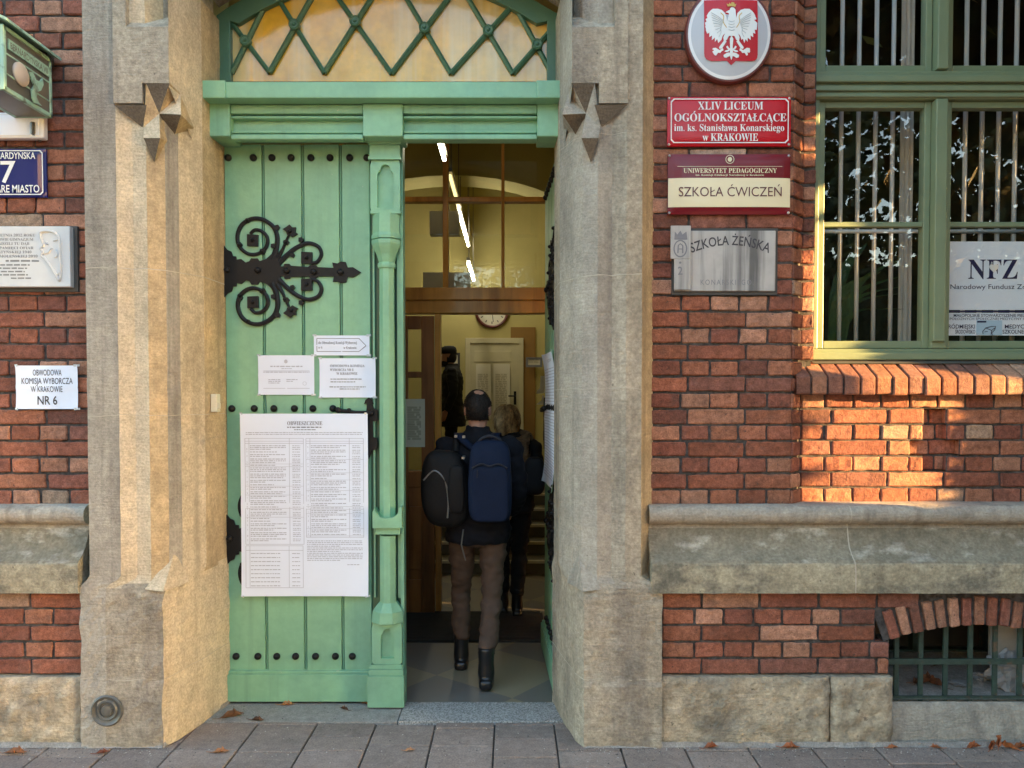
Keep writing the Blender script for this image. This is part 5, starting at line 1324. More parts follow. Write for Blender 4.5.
for a, b, lab in ((423.5, 443, 'pale square sheet leaning behind the overlight, left of the mullion'), (449.5, 471, 'pale square sheet leaning behind the overlight, right of the mullion')):
    o, TS = sheet('paper_notice', flat(YS+.09), PX(a, YS+.09), PX(b, YS+.09), PZ(289, YS+.09), PZ(272.5, YS+.09), 'paper_warm', .004, a); tag(o, lab, 'notice', 'sheets on the overlight ledge')
# wall clock
ck_ = empty('wall_clock', (PX(492, 11.47), 11.47, PZ(313, 11.47))); tag(ck_, 'round wall clock with a brown rim above the office door', 'clock')
kx, kz = PX(492, 11.46), PZ(311, 11.46); Tk = lambda x_, h, y_: (kx+x_, 11.495-h, kz+y_)
q = MB(); q.lathe(Tk, [(.255, 0), (.255, .035), (.235, .05), (.215, .04), (.212, .018)], 40, cap=False); q.build('rim', 'rim_brown', ck_, smooth=True)
q = MB(); q.lathe(Tk, [(.213, .0), (.213, .015), (.001, .016)], 40); q.build('face', 'paper_warm', ck_)
q = MB(); TT = flat(11.478)
for k in range(12): a = k*math.pi/6; q.ribbon(TT, [(kx+.155*math.sin(a), kz+.155*math.cos(a)), (kx+.19*math.sin(a), kz+.19*math.cos(a))], .014, 0, .003)
q.ribbon(TT, [(kx, kz), (kx+.10, kz+.04)], .014, 0, .005); q.ribbon(TT, [(kx, kz), (kx+.02, kz-.16)], .010, 0, .006); q.build('hands', 'ink', ck_)
# papers, pictures and plates on the back wall
def wall_sheet(name, a, b, c_, d, Yw, lab, cat, mm='paper_warm', fr=None, lines=8, head=True):
    x, z = mk(Yw); o, TS = sheet(name, flat(Yw), x(a), x(b), z(d), z(c_), mm, .003, a); tag(o, lab, cat)
    def f(q):
        for i in range(lines): body_text(q, TS, x(a+.12*(b-a)), x(b-.12*(b-a)), z(c_+(d-c_)*(.2+.7*i/lines)), .02, .003, 0, .9, seed=i)
    lettering(o, f, 'print_faint')
    if fr:
        q = MB(); frame_line(q, flat(Yw-.02), x(a-1), x(b+1), z(d+1), z(c_-1), .03, 0); frame_line(q, flat(Yw-.02), x(a-1.2), x(b+1.2), z(d+1.2), z(c_-1.2), .012, .004); q.build('frame', fr, o)
    return o
wall_sheet('door_notice', 476, 491, 364, 419, 11.455, 'large cream list pinned on the office door, left of two', 'notice', lines=22)
wall_sheet('door_notice', 493.5, 510, 364, 419, 11.455, 'large cream list pinned on the office door, right of two', 'notice', lines=22)
wall_sheet('framed_picture', 443, 459, 354, 366, 11.48, 'small framed picture on the yellow wall behind the man in the cap', 'picture', fr='ink', lines=2)
wall_sheet('wall_plate', 527, 541, 358.5, 366, 11.39, 'pale plate with a dark lower edge on the wall right of the office door', 'plate', fr='ink_mid', lines=2)
wall_sheet('door_notice', 405, 425, 399, 447, 6.005, 'printed sheet taped to the glass of the wooden inner door', 'notice', lines=14)
q = MB(); T = flat(9.0); x, z = mk(9.0)
q.poly(T, [(x(540.5), z(376)), (x(544.5), z(376)), (x(544.5), z(393)), (x(536.5), z(393.8)), (x(537), z(390.5)), (x(539.8), z(388))], 0, .02); q.poly(T, [(x(536), z(404.5)), (x(544), z(404.8)), (x(544), z(395.5)), (x(542.4), z(395.5)), (x(541.3), z(400.5))], 0, .02)
q.poly(T, [(x(545), z(375)), (x(560), z(375)), (x(560), z(405)), (x(545), z(405))], 0, .018)
q.box(x(546), 1.03, 9.0, 9.02, z(400), z(396))
tag(q.build('wall_bracket', 'enamel_white', bevel=.003), 'white curved bracket on the right-hand hall wall', 'bracket')
# ribbed door mat
q = MB(); y = 5.33
while y < 6.02: q.box(-1.45, .22, y, y+.030, .0, .016, 0); y += .036
q.box(-1.47, .24, 5.315, 6.04, .0, .006); tag(q.build('door_mat', 'rubber_mat'), 'black ribbed mat across the tiled hall floor', 'door mat')

# ------------------------------------------------------------------ people
def hand(mb, w, d, side, s=1.):
    "a loosely curled hand hanging from the wrist w along direction d; side = +1 / -1 puts the thumb"
    w = Vector(w); d = Vector(d).normalized(); fwd = Vector((0, 1, 0)); fwd = (fwd-d*fwd.dot(d)).normalized(); lat = d.cross(fwd).normalized()
    k = .09*s
    mb.tube([w-d*.02, w+d*k*.25, w+d*k*.7, w+d*k], [(.016*s, .024*s), (.015*s, .034*s), (.014*s, .040*s), (.012*s, .038*s)], 10)
    for i, ln in enumerate((.070, .080, .075, .058)):
        o = w+d*k*.9+fwd*(.030-.020*i)*s; cu = lat*side
        mb.tube([o, o+d*ln*.45*s+cu*.006*s, o+d*ln*.8*s+cu*.022*s, o+d*ln*.92*s+cu*.040*s], [.0095*s, .009*s, .008*s, .006*s], 8)
    o = w+d*k*.25+fwd*.028*s; mb.tube([o, o+d*.03*s+fwd*.026*s+lat*side*.008, o+d*.06*s+fwd*.030*s+lat*side*.02], [.012*s, .010*s, .007*s], 8)
def head_mesh(mb, c, s=1., tilt=0.):
    c = Vector(c)
    g = lambda x, y, z: (c.x+x*s, c.y+y*s, c.z+z*s)
    mb.rings([(c.x+0*s, c.y+y*s, c.z+z*s, rx*s, ry*s) for z, y, rx, ry in ((-.122, .045, .018, .018), (-.115, .04, .040, .042), (-.09, .025, .055, .068), (-.05, .012, .066, .086), (0, .002, .073, .095), (.04, -.004, .075, .098), (.08, -.008, .066, .086), (.11, -.008, .042, .058), (.122, -.008, .014, .02))], 20)
    mb.tube([g(0, .088, .02), g(0, .104, -.012), g(0, .112, -.032), g(0, .088, -.040)], [.008*s, .011*s, .015*s, .010*s], 8)
    mb.tube([g(-.024, .078, -.066), g(0, .084, -.064), g(.024, .078, -.066)], .0075*s, 8)
    for sd in (-1, 1):
        mb.rings([(c.x+sd*.076*s, c.y-.008*s, c.z+z*s, .008*s, r*s) for z, r in ((-.032, .008), (-.02, .016), (.0, .022), (.02, .024), (.032, .014))], 8)
        mb.tube([g(sd*.05, .076, .024), g(sd*.018, .090, .022)], .007*s, 6)
    mb.tube([g(0, -.02, -.06), g(0, -.028, -.12), g(0, -.035, -.20)], [.056*s, .054*s, .064*s], 14)
def eyes(par, c, s):
    q = MB()
    for sd in (-1, 1): q.ball((c[0]+sd*.031*s, c[1]+.080*s, c[2]+.003*s), .0115*s, 8)
    o = q.build('eyes', 'eye_white', par, smooth=True, local=True)
def boot(q, ank, toe_dir, s=1., pitch=0.):
    a = Vector(ank); d = Vector((toe_dir[0], toe_dir[1], 0)).normalized(); up = Vector((0, 0, 1))
    d2 = (d*math.cos(pitch)-up*math.sin(pitch)); h = a-up*.075*s
    q.tube([a+up*.13*s, a+up*.04*s, a-up*.02*s, h+up*.01*s, h-up*.022*s], [.050*s, .046*s, .050*s, (.044*s, .050*s), (.040*s, .044*s)], 14)
    q.tube([h-d2*.055*s, h-d2*.03*s, h+d2*.06*s+up*.002, h+d2*.15*s-up*.012*s, h+d2*.195*s-up*.02*s], [(.030*s, .03*s), (.038*s, .042*s), (.043*s, .042*s), (.045*s, .030*s), (.026*s, .016*s)], 12)
def sole(q, ank, pitch=0.):
    a = Vector(ank); ca, sa = math.cos(pitch), math.sin(pitch)
    superbox(q, (a.x, a.y+.055, a.z-.088), .043, .125, .014, 5, 28, 10, lambda x, y, z: (x*(1-.18*max(0, y/.125)), y*ca+z*sa, z*ca-y*sa*1.0))
    superbox(q, (a.x, a.y-.03, a.z-.075), .041, .045, .03, 4, 24, 10)
def leg(q, pts, rs): q.tube(pts, rs, 14)

def person(loc, rz, s, label, sp):
    r = empty('person', loc, rz); tag(r, label, 'person'); r.scale = (s, s, s)
    hip, kn, an = sp['hip'], sp['knee'], sp['ankle']; sh, el, wr = sp['sho'], sp['elbow'], sp['wrist']; hc = sp['head']; ln = sp.get('lean', 0)
    b = MB()
    head_mesh(b, hc, sp.get('hs', 1.))
    b.rings([(0, 0, .84, .08, .06), (0, 0, .90, .12, .08), (0, 0, 1.0, .12, .075), (0, ln*.4, 1.12, .115, .075), (0, ln*.7, 1.28, .13, .085), (0, ln, 1.40, .125, .07), (0, ln, 1.46, .09, .07), (0, ln, 1.50, .055, .055)], 18)
    for i in (0, 1):
        b.tube([hip[i], kn[i], an[i]], [.060, .038, .028], 12); b.tube([an[i], (an[i][0], an[i][1]+.05, max(.03, an[i][2]-.05)), (an[i][0], an[i][1]+.14, max(.025, an[i][2]-.06))], [.035, .034, .022], 10)
        b.tube([sh[i], el[i], wr[i]], [.040, .032, .025], 12)
        d = Vector(wr[i])-Vector(el[i]); hand(b, wr[i], d, 1 if i == 0 else -1)
    b.build('body', 'skin', r, local=True, remesh=.0065)
    eyes(r, hc, sp.get('hs', 1.))
    t = MB(); tr = sp.get('tr', (.098, .066, .056))
    for i in (0, 1):
        k = Vector(kn[i]); a = Vector(an[i]); h = Vector(hip[i])
        t.tube([h+Vector((0, 0, .04)), (h+k)/2, k, (k+a)/2, a+Vector((0, -.006, sp.get('hem', .07)))], [tr[0], (tr[0]+tr[1])/2, tr[1], (tr[1]+tr[2])/2+.004, tr[2]], 16)
    t.rings([(0, -.01, .82, .12, .10), (0, -.012, .88, .160, .108), (0, 0, .98, .145, .092), (0, 0, 1.02, .13, .08)], 18)
    t.build('trousers', sp['trousers'], r, local=True, remesh=.010, wrinkle=.013, ws=12)
    j = MB(); w = sp.get('jw', 1.)
    j.rings([(0, ln*ty-.004, z, rx*w, ry*w) for z, rx, ry, ty in sp['torso']], 22, sq=2.3)
    ar = sp.get('ar', (.073, .062, .047))
    for i in (0, 1):
        s0 = Vector(sh[i]); e = Vector(el[i]); w_ = Vector(wr[i])
        j.tube([s0+Vector((-.05 if i else -.0, 0, .0))*0+Vector((0, 0, .015)), (s0+e)/2, e, (e+w_)/2, w_], [ar[0], (ar[0]+ar[1])/2+.004, ar[1], (ar[1]+ar[2])/2, ar[2]], 14)
        j.ball(tuple(s0), (ar[0]*1.02, ar[0]*1.0, ar[0]*.9), 10)
    j.tube([(0, ln-.015, 1.44), (0, ln-.012, 1.50), (0, ln-.01, sp.get('collar', 1.525))], [.10, .080, .074], 16)
    j.build('jacket', sp['jacket'], r, local=True, remesh=.010, wrinkle=.014, ws=10)
    f = MB()
    for i in (0, 1): boot(f, an[i], sp['toe'][i], 1., sp.get('pitch', (0, 0))[i]); sole(f, an[i], sp.get('pitch', (0, 0))[i])
    f.build('boots', 'boot', r, local=True, remesh=.008)
    return r
TOR = [(.83, .190, .140, 0), (.86, .200, .150, 0), (.95, .195, .145, .2), (1.08, .182, .128, .4), (1.22, .195, .138, .7), (1.34, .205, .135, .9), (1.42, .19, .115, 1), (1.465, .13, .095, 1), (1.49, .085, .08, 1)]
YM = 4.66; XMn = PX(478, YM)
man = person((XMn, YM, 0), 0, 1.0, 'balding man from behind in dark jacket, brown trousers and black boots, stepping inside', dict(
    hip=((-.092, 0, .92), (.092, 0, .92)), knee=((-.115, .17, .51), (.085, -.03, .50)), ankle=((-.115, .17, .10), (.055, -.19, .115)),
    sho=((-.195, .02, 1.405), (.195, .02, 1.405)), elbow=((-.255, .0, 1.13), (.245, .02, 1.12)), wrist=((-.215, .20, 1.02), (.205, .20, .99)),
    head=(-.005, .055, 1.628), toe=((-.1, 1), (.08, 1)), lean=.03, torso=TOR, jacket='jacket_navy', trousers='trousers_brown', pitch=(0, .08), tr=(.094, .062, .049), hem=.085, collar=1.535))
def scalp(c, s, m, name, par, bald=None, drop=-.03, thick=.008):
    "hair as a close shell over the skull that dives under the skin at the face, the neck and a bald patch"
    def fn(x, y, z):
        d = Vector((x/.0775, y/.099, z/.108)).normalized()
        k = thick*(1+.25*nz(*d, 14)+.2*nz(*d, 30))
        sm = lambda a, b, v: min(1, max(0, (v-a)/(b-a)))
        lim = drop if d.y < .2 else drop+.10*(d.y-.2)
        h = sm(lim-.012, lim+.006, z)*(1-sm(.30, .45, d.y)*(1-sm(.06, .09, z)))*(1-sm(.72, .85, d.y))
        h *= 1-sm(.80, .92, abs(d.x))*(1-sm(-.008, .016, z))
        if bald: h *= sm(bald[1]*.75, bald[1]*1.2, (d-Vector(bald[0]).normalized()).length+.05*nz(*d, 7))
        r = (k+.012)*h-.012
        return (x+d.x*r, y+d.y*r, z+d.z*r)
    q = MB(); superbox(q, (c[0], c[1]-.006, c[2]+.014), .0775*s, .100*s, .108*s, 2., 72, 48, fn)
    rr = random.Random(4)
    for k in range(2600):                                            # short hairs standing off the shell
        d = Vector((rr.gauss(0, 1), rr.gauss(0, 1), rr.gauss(.1, 1))).normalized()
        p0 = Vector((d.x*.0775, d.y*.100, d.z*.108)); x, y, z = fn(*p0)
        if (Vector((x, y, z))-p0).dot(d) < .004: continue
        p = Vector((c[0]+x*s, c[1]-.006+y*s, c[2]+.014+z*s)); t = d.cross(Vector((rr.gauss(0, 1), rr.gauss(0, 1), rr.gauss(0, 1)))).normalized()
        q.add([p-t*.002-d*.003, p+t*.002-d*.003, p+d*rr.uniform(.004, .010)+Vector((0, -.002, -.006))+t*rr.uniform(-.004, .004)], [(0, 1, 2)])
    return q.build(name, m, par, local=True, smooth=True)
scalp((-.005, .055, 1.628), 1., 'hair_dark', 'hair', man, ((.12, -.32, .93), .34), drop=-.072)
# rucksack on his back
yb_ = YM-.215
bxx = PX(490, 4.42); bz0, bz1 = PZ(522, 4.42), PZ(442, 4.42)
bp = empty('backpack', (bxx, yb_, bz0)); tag(bp, 'blue rucksack with padded straps worn on the balding man\'s back', 'backpack')
q = MB(); hh = (bz1-bz0)/2
superbox(q, (bxx, yb_, bz0+hh), .126, .075, hh, 5.5, 44, 28, lambda x, y, z: (x*(1-.10*max(0, z/hh))+.004*nz(x, y, z, 9), y*(1-.25*max(0, z/hh)**2)-.012*math.cos(z/hh*1.5)+.006*nz(x, y, z, 11), z+.012*(1-(x/.126)**2)*(1 if z > 0 else 0)))
q.build('bag_body', 'pack_blue', bp, smooth=True)
q = MB(); superbox(q, (bxx, yb_-.066, bz0+hh*.74), .108, .026, hh*.70, 6, 36, 20, lambda x, y, z: (x+.003*nz(x, y, z, 9), y+.004*nz(x, y, z, 14), z)); q.build('front_pocket', 'pack_blue', bp, smooth=True)
q = MB(); zt_ = bz0+hh*1.46; Tb = lambda a, b, c: (bxx+a, yb_-.092-c, b)
q.ribbon(Tb, catmull([(-.10, zt_-.02), (-.05, zt_+.004), (0, zt_-.008), (.05, zt_+.004), (.10, zt_-.02)], 5), .007, -.02, .005); q.ribbon(Tb, [(-.07, zt_-.03), (-.072, zt_-.075)], .006, -.012, .006)
q.build('zip', 'pack_blue_dark', bp)
q = MB(); q.tube(catmull([(bxx-.075, yb_-.01, bz1-.035), (bxx-.055, yb_-.02, bz1+.012), (bxx, yb_-.025, bz1+.035), (bxx+.055, yb_-.02, bz1+.012), (bxx+.075, yb_-.01, bz1-.035)], 5), .010, 8); q.build('carry_handle', 'pack_blue_dark', bp, smooth=True)
for sd in (-1, 1):
    q = MB(); cs = catmull([(bxx+sd*.060, yb_+.045, bz1-.02), (bxx+sd*.085-.01, YM-.125, 1.40), (XMn+sd*.105, YM-.07, 1.472), (XMn+sd*.115, YM+.03, 1.487), (XMn+sd*.12, YM+.12, 1.42), (XMn+sd*.13, YM+.165, 1.28), (XMn+sd*.15, YM+.11, 1.10)], 6)
    V = []; 
    for p in cs: V += [(p[0]-.026, p[1]-.006, p[2]+.004), (p[0]+.026, p[1]-.006, p[2]+.004), (p[0]+.026, p[1]+.008, p[2]-.008), (p[0]-.026, p[1]+.008, p[2]-.008)]
    q.add(V, [(4*i+k, 4*i+(k+1) % 4, 4*i+4+(k+1) % 4, 4*i+4+k) for i in range(len(cs)-1) for k in range(4)]); q.build('shoulder_strap', 'pack_blue', bp, smooth=True)
# black shoulder bag at his left side
ygb = 4.50; gx = PX(446, ygb); g0, g1 = PZ(527, ygb), PZ(450, ygb); gh = (g1-g0)/2
gb = empty('shoulder_bag', (gx, ygb, g0)); tag(gb, 'bulky black holdall with metal zips hanging from the balding man\'s left shoulder', 'bag')
q = MB(); superbox(q, (gx, ygb, g0+gh), .145, .095, gh, 3.4, 44, 28, lambda x, y, z: (x*(1-.22*max(0, z/gh)**2)+.10*(x < 0)*0-.02*z/gh+.010*nz(x, y, z, 7)-.03*max(0, -z/gh)*(x > 0), y+.010*nz(x, y, z, 8), z+.012*nz(x, y, z, 6)))
q.build('bag_body', 'bag_black', gb, smooth=True)
q = MB(); Tg = lambda a, b, c: (gx+a, ygb-.096-c+.03*(a/.145)**2, b)
q.ribbon(Tg, catmull([(-.125, g0+gh*1.25), (-.06, g0+gh*1.50), (.0, g0+gh*1.25), (.02, g0+gh*.75), (.015, g0+gh*.3)], 6), .009, -.03, .006, rnd=.003); q.build('zip', 'zip', gb)
q = MB(); superbox(q, (gx+.065, ygb-.075, g0+gh*1.02), .048, .035, gh*.62, 4, 28, 16, lambda x, y, z: (x+.006*nz(x, y, z, 12), y+.006*nz(x, y, z, 13), z)); q.build('side_pocket', 'bag_black', gb, smooth=True)
q = MB(); cs = catmull([(gx+.05, ygb+.0, g1-.01), (PX(455, 4.55), 4.545, 1.36), (PX(456.5, 4.6), 4.63, 1.485), (PX(457, 4.7), 4.74, 1.43), (PX(452, 4.7), 4.74, 1.26), (gx-.02, 4.60, g1-.03)], 7); V = []
for p in cs: V += [(p[0]-.018, p[1]-.005, p[2]+.004), (p[0]+.018, p[1]-.005, p[2]+.004), (p[0]+.018, p[1]+.005, p[2]-.004), (p[0]-.018, p[1]+.005, p[2]-.004)]
q.add(V, [(4*i+k, 4*i+(k+1) % 4, 4*i+4+(k+1) % 4, 4*i+4+k) for i in range(len(cs)-1) for k in range(4)]); q.build('shoulder_strap', 'bag_black', gb, smooth=True)
q = MB()
for px, py in ((455, 437), (463, 437.5), (461, 473), (463, 458)): a, b = P(px, py, 4.40); q.box(a-.008, a+.008, 4.40+(0.06 if py < 440 else 0), 4.49, b-.007, b+.007)
q.tube([(PX(463, 4.42), 4.44, PZ(530, 4.42)), (PX(461, 4.42), 4.43, PZ(545, 4.42)), (PX(465, 4.42), 4.44, PZ(561, 4.42))], [(.004, .012)]*3, 8)
q.build('buckles', 'zip', gb)

# woman ahead of him
YW = 6.02; XW = PX(511, YW)
wom = person((XW, YW, 0), 0, .945, 'blonde woman from behind in dark jacket with a brown fur collar, ahead of the man', dict(
    hip=((-.085, 0, .92), (.085, 0, .92)), knee=((-.08, .07, .50), (.07, .02, .50)), ankle=((-.07, .05, .10), (.05, -.05, .10)),
    sho=((-.175, .02, 1.395), (.175, .02, 1.395)), elbow=((-.235, .02, 1.13), (.235, .0, 1.14)), wrist=((-.2, .17, 1.0), (.20, .18, 1.05)),
    head=(-.035, .06, 1.615), toe=((-.1, 1), (.1, 1)), lean=.03, torso=[(.86, .19, .135, 0), (.95, .195, .14, .2), (1.08, .18, .125, .4), (1.22, .185, .132, .7), (1.34, .19, .13, .9), (1.42, .18, .11, 1), (1.465, .12, .09, 1), (1.49, .08, .075, 1)],
    jacket='coat_black', trousers='trousers_black', tr=(.098, .066, .055)))
q = MB(); hcx, hcy, hcz = -.035, .06, 1.615
def hairf(x, y, z):
    k = 1+.05*nz(x*1, y, z*.4, 24)+.04*nz(x, y, z, 11); return (x*k, y*k, z)
superbox(q, (hcx, hcy-.018, hcz-.015), .103, .115, .142, 2.3, 44, 30, hairf); 
rr = random.Random(9)
for k in range(2400):
    th, ph = rr.uniform(0, 6.283), math.acos(rr.uniform(-.55, 1)); d = Vector((math.sin(ph)*math.cos(th), math.sin(ph)*math.sin(th), math.cos(ph)))
    if d.y > .55 and d.z < .5: continue
    p = Vector((hcx+d.x*.104, hcy-.018+d.y*.116, hcz-.015+d.z*.143)); t = d.cross(Vector((0, 0, 1))); t = t.normalized() if t.length > .01 else Vector((1, 0, 0)); dn = (Vector((0, 0, -1))-d*(-d.z)); dn = dn.normalized() if dn.length > .01 else t; w_ = rr.uniform(-.012, .012); l_ = rr.uniform(.03, .06)
    q.add([p-t*.004+d*.001, p+t*.004+d*.001, p+dn*l_*.5+t*(w_+.003)+d*.010, p+dn*l_+t*w_*.4+d*.004], [(0, 1, 2), (0, 2, 3)])
q.build('hair', 'hair_blond', wom, smooth=True, local=True)
q = MB(); n = 40
for k in range(n): pass
ringp = [(.135*math.cos(2*math.pi*k/n), .02+.115*math.sin(2*math.pi*k/n), 1.45+.035*math.sin(2*math.pi*k/n+.5)+.006*nz(k, 0, 0, .9)) for k in range(n+1)]
q.tube(ringp, [.050+.012*nz(k, 3, 0, .7) for k in range(n)]+[.050+.012*nz(0, 3, 0, .7)], 12); q.tube([(.09, -.09, 1.44), (.11, -.13, 1.33), (.12, -.135, 1.2)], [.05, .045, .03], 10)
q.build('fur_collar', 'scarf', wom, local=True, remesh=.010, wrinkle=.010, ws=40)
q = MB(); superbox(q, (.19, -.145, 1.17), .085, .065, .155, 3.5, 30, 20, lambda x, y, z: (x+.006*nz(x, y, z, 9), y+.006*nz(x, y, z, 10), z))
hb = q; sbag = empty('shoulder_bag', (XW+.19*.945, YW-.14, 1.0)); tag(sbag, 'soft dark grey bag against the blonde woman\'s right side', 'bag')
q.v = [(XW+x*.945, YW+y*.945, z*.945) for x, y, z in q.v]; mat('bag_grey', (.008, .010, .015), .7, .15); q.build('bag_body', 'bag_grey', sbag, smooth=True)
q = MB(); q.tube(catmull([(XW+.15, YW-.15, 1.22), (XW+.155, YW-.09, 1.34), (XW+.15, YW+.02, 1.405), (XW+.15, YW+.10, 1.3)], 6), [(.006, .014)]*19, 8); q.build('shoulder_strap', 'bag_black', sbag, smooth=True)
# man in a cap standing on the upper hall floor, seen from the side
YG = 10.2; XG = PX(452, YG)
grd = person((XG, YG, .627), math.radians(90), 1.0, 'man in black coat and peaked cap standing sideways on the upper hall floor', dict(
    hip=((-.09, 0, .92), (.09, 0, .92)), knee=((-.09, .01, .50), (.09, .01, .50)), ankle=((-.09, -.02, .10), (.09, -.02, .10)),
    sho=((-.19, -.01, 1.41), (.19, -.01, 1.41)), elbow=((-.235, -.04, 1.13), (.235, -.04, 1.13)), wrist=((-.225, .06, .90), (.225, .06, .90)),
    head=(0, .05, 1.63), toe=((-.1, 1), (.1, 1)), lean=0., torso=[(.70, .20, .165, 0), (.75, .205, .17, 0)]+TOR[2:], jacket='coat_black', trousers='trousers_black', jw=1.05))
q = MB(); q.rings([(0, .045, 1.652, .088, .108), (0, .043, 1.70, .090, .110), (0, .04, 1.735, .080, .098), (0, .035, 1.757, .05, .062), (0, .035, 1.762, .01, .01)], 22)
q.tube([(0, .12, 1.672), (0, .18, 1.664), (0, .21, 1.652)], [(.075, .008), (.070, .007), (.045, .005)], 12); q.build('cap', 'coat_black', grd, smooth=True, local=True)
q = MB(); superbox(q, (0, .085, 1.535), .058, .062, .052, 2.6, 28, 18, lambda x, y, z: (x, y-.02*max(0, z/.05), z)); q.build('beard', 'hair_dark', grd, smooth=True, local=True)
q = MB(); superbox(q, (0, .03, 1.605), .081, .094, .085, 2.2, 32, 20, lambda x, y, z: (x, min(y, .03), z)); q.build('hair', 'hair_dark', grd, smooth=True, local=True)

# ------------------------------------------------------------------ fallen leaves and litter
def dry_leaf(x_, y_, z_, s_, rot, curl, t, label, grp='dry leaves blown along the foot of the wall'):
    out = [(-.5, 0), (-.32, .13), (-.12, .27), (.1, .24), (.12, .34), (.28, .2), (.42, .12), (.6, 0)]
    pts = out+[(a, -b*.9) for a, b in reversed(out[1:-1])]
    q = MB(); V = []
    for a, b in pts: V.append((a, b, .0))
    V2 = []
    spine = [(a, 0, 0) for a, b in out]
    def bend(a, b): return (a, b*math.cos(curl*b*3), abs(b)*abs(math.sin(curl*b*3.2))*1.1+.12*curl*a*a+.05*nz(a, b, s_*50, 4))
    n = len(out); rows = [[bend(a, b) for a, b in out], [bend(a, 0) for a, b in out], [bend(a, -b*.9) for a, b in out]]
    V = [p for r_ in rows for p in r_]
    Fs = [(r_*n+i, r_*n+i+1, (r_+1)*n+i+1, (r_+1)*n+i) for r_ in (0, 1) for i in range(n-1)]
    ca, sa = math.cos(rot), math.sin(rot); zm = min(p[2] for p in V)
    q.add([(x_+s_*(p[0]*ca-p[1]*sa), y_+s_*(p[0]*sa+p[1]*ca), z_+.004+s_*(p[2]-zm)) for p in V], Fs, 0, t)
    q.tube([(x_-s_*.45*ca, y_-s_*.45*sa, z_+.006), (x_-s_*.8*ca, y_-s_*.8*sa, z_+.012)], .0015, 5, 0, t)
    o = q.build('dry_leaf', 'dry_leaf', smooth=False)
    md = o.modifiers.new('t', 'SOLIDIFY'); md.thickness = .0008
    return tag(o, label, 'leaf', grp)
rl = random.Random(2)
gpt = lambda px, py: (PX(px, H*F/(py-397+.0)), H*F/(py-397))
for px, py, s_, rot, cu, t, lab in (
    (228, 721, .115, .5, 1.5, (.8, .7, .5), 'largest curled brown leaf, on the paving by the left jamb'), (216, 757, .075, .2, .8, (1.5, 1.25, .9), 'pale orange leaf lying on a slab below the left jamb'),
    (254, 724.5, .07, -.1, 1.2, (.45, .4, .35), 'thin dark leaf on the concrete in front of the closed leaf'), (284, 708.5, .075, .1, .9, (1.9, 1.7, 1.2), 'tan leaf caught under the bottom edge of the green door'),
    (366, 707.5, .06, 3.0, .8, (1.4, 1.0, .5), 'small orange leaf at the foot of the green colonnette'), (343, 713.5, .06, 2.6, 1.2, (.4, .36, .33), 'short dark leaf near the middle of the concrete strip'),
    (8, 758, .10, .1, .8, (1.0, .75, .5), 'rust-brown leaf on the paving at the far left'), (97, 758, .06, .4, .9, (.9, .5, .4), 'reddish leaf under the iron disc'),
    (408, 755, .05, .3, .5, (2.0, 1.9, 1.7), 'tiny pale leaf on the slab before the open doorway'), (711, 748.6, .08, .3, 1.2, (1.3, .8, .6), 'curled red-brown leaf against the plinth right of the door'),
    (790, 748.6, .085, .0, .9, (1.5, .9, .6), 'flat orange leaf against the plinth below the red sign'), (893, 749.5, .055, .2, .8, (1.7, 1.1, .7), 'orange leaf where the plinth meets the basement sill'),
    (935, 748, .06, 2.8, .9, (1.5, 1., .7), 'small leaf under the left part of the basement sill'), (972, 747.5, .085, .3, 1.4, (1.3, .8, .5), 'leaf at the left end of the heap under the basement grating'),
    (990, 746.8, .10, .8, 1.7, (1.2, .7, .45), 'leaf in the middle of the heap under the basement grating'), (1006, 747, .10, 2.4, 1.5, (1.5, 1.0, .6), 'pale leaf on the right of the heap under the basement grating'),
    (1018, 747, .08, .2, 1.2, (1.2, .8, .5), 'leaf at the right end of the heap under the basement grating')):
    x_, y_ = gpt(px, py); y_ = min(y_, 3.70) if px > 600 else y_
    if 940 < px and px > 980: pass
    dry_leaf(x_, y_, .0, s_, rot, cu, t, lab)
dry_leaf(PX(1000, 3.70), 3.67, .03, .12, 1.0, 1.8, (1.2, .75, .5), 'upright crumpled leaf on top of the heap under the grating')
zb_ = PZ(700, 3.79)
for px, yy, s_, rot, t, lab in ((930, 3.95, .15, .2, (.75, .55, .4), 'broad brown leaf behind the basement bars'), (938, 3.93, .13, 2.0, (.55, .4, .3), 'dark leaf lying across the broad one behind the bars'), (919, 3.95, .08, 1.0, (.6, .45, .35), 'small brown leaf beside the broad one behind the bars'), (942, 4.15, .10, .6, (.25, .2, .18), 'black leaf deep in the basement opening')):
    dry_leaf(PX(px, yy), yy, zb_+.008+(yy-3.8)*.11, s_, rot, 1.3, t, lab, 'litter behind the basement bars')
def crumple(name, c, r_, m, lab, cat):
    q = MB(); q.ball((0, 0, 0), 1, 16); V = []
    for x_, y_, z_ in q.v:
        k = 1+.55*nz(x_, y_, z_, 2.4)+.3*nz(x_, y_, z_, 5); V.append((c[0]+x_*r_[0]*k, c[1]+y_*r_[1]*k, max(c[2]+z_*r_[2]*k, c[2]-r_[2]*.9)))
    q.v = V; return tag(q.build(name, m), lab, cat)
crumple('plastic_bag', (PX(1012, 3.92), 3.90, zb_+.10), (.10, .05, .10), 'plastic_bag', 'crumpled white plastic bag behind the right end of the basement bars', 'bag')
crumple('paper_scrap', (PX(965, 3.95), 3.95, zb_+.025), (.05, .04, .008), 'plastic_bag', 'flat pale scrap of litter behind the middle basement bars', 'litter')
crumple('paper_scrap', (PX(986, 4.0), 4.0, zb_+.04), (.045, .03, .02), 'plastic_bag', 'small crushed paper ball behind the basement bars, beside the plastic bag', 'litter')

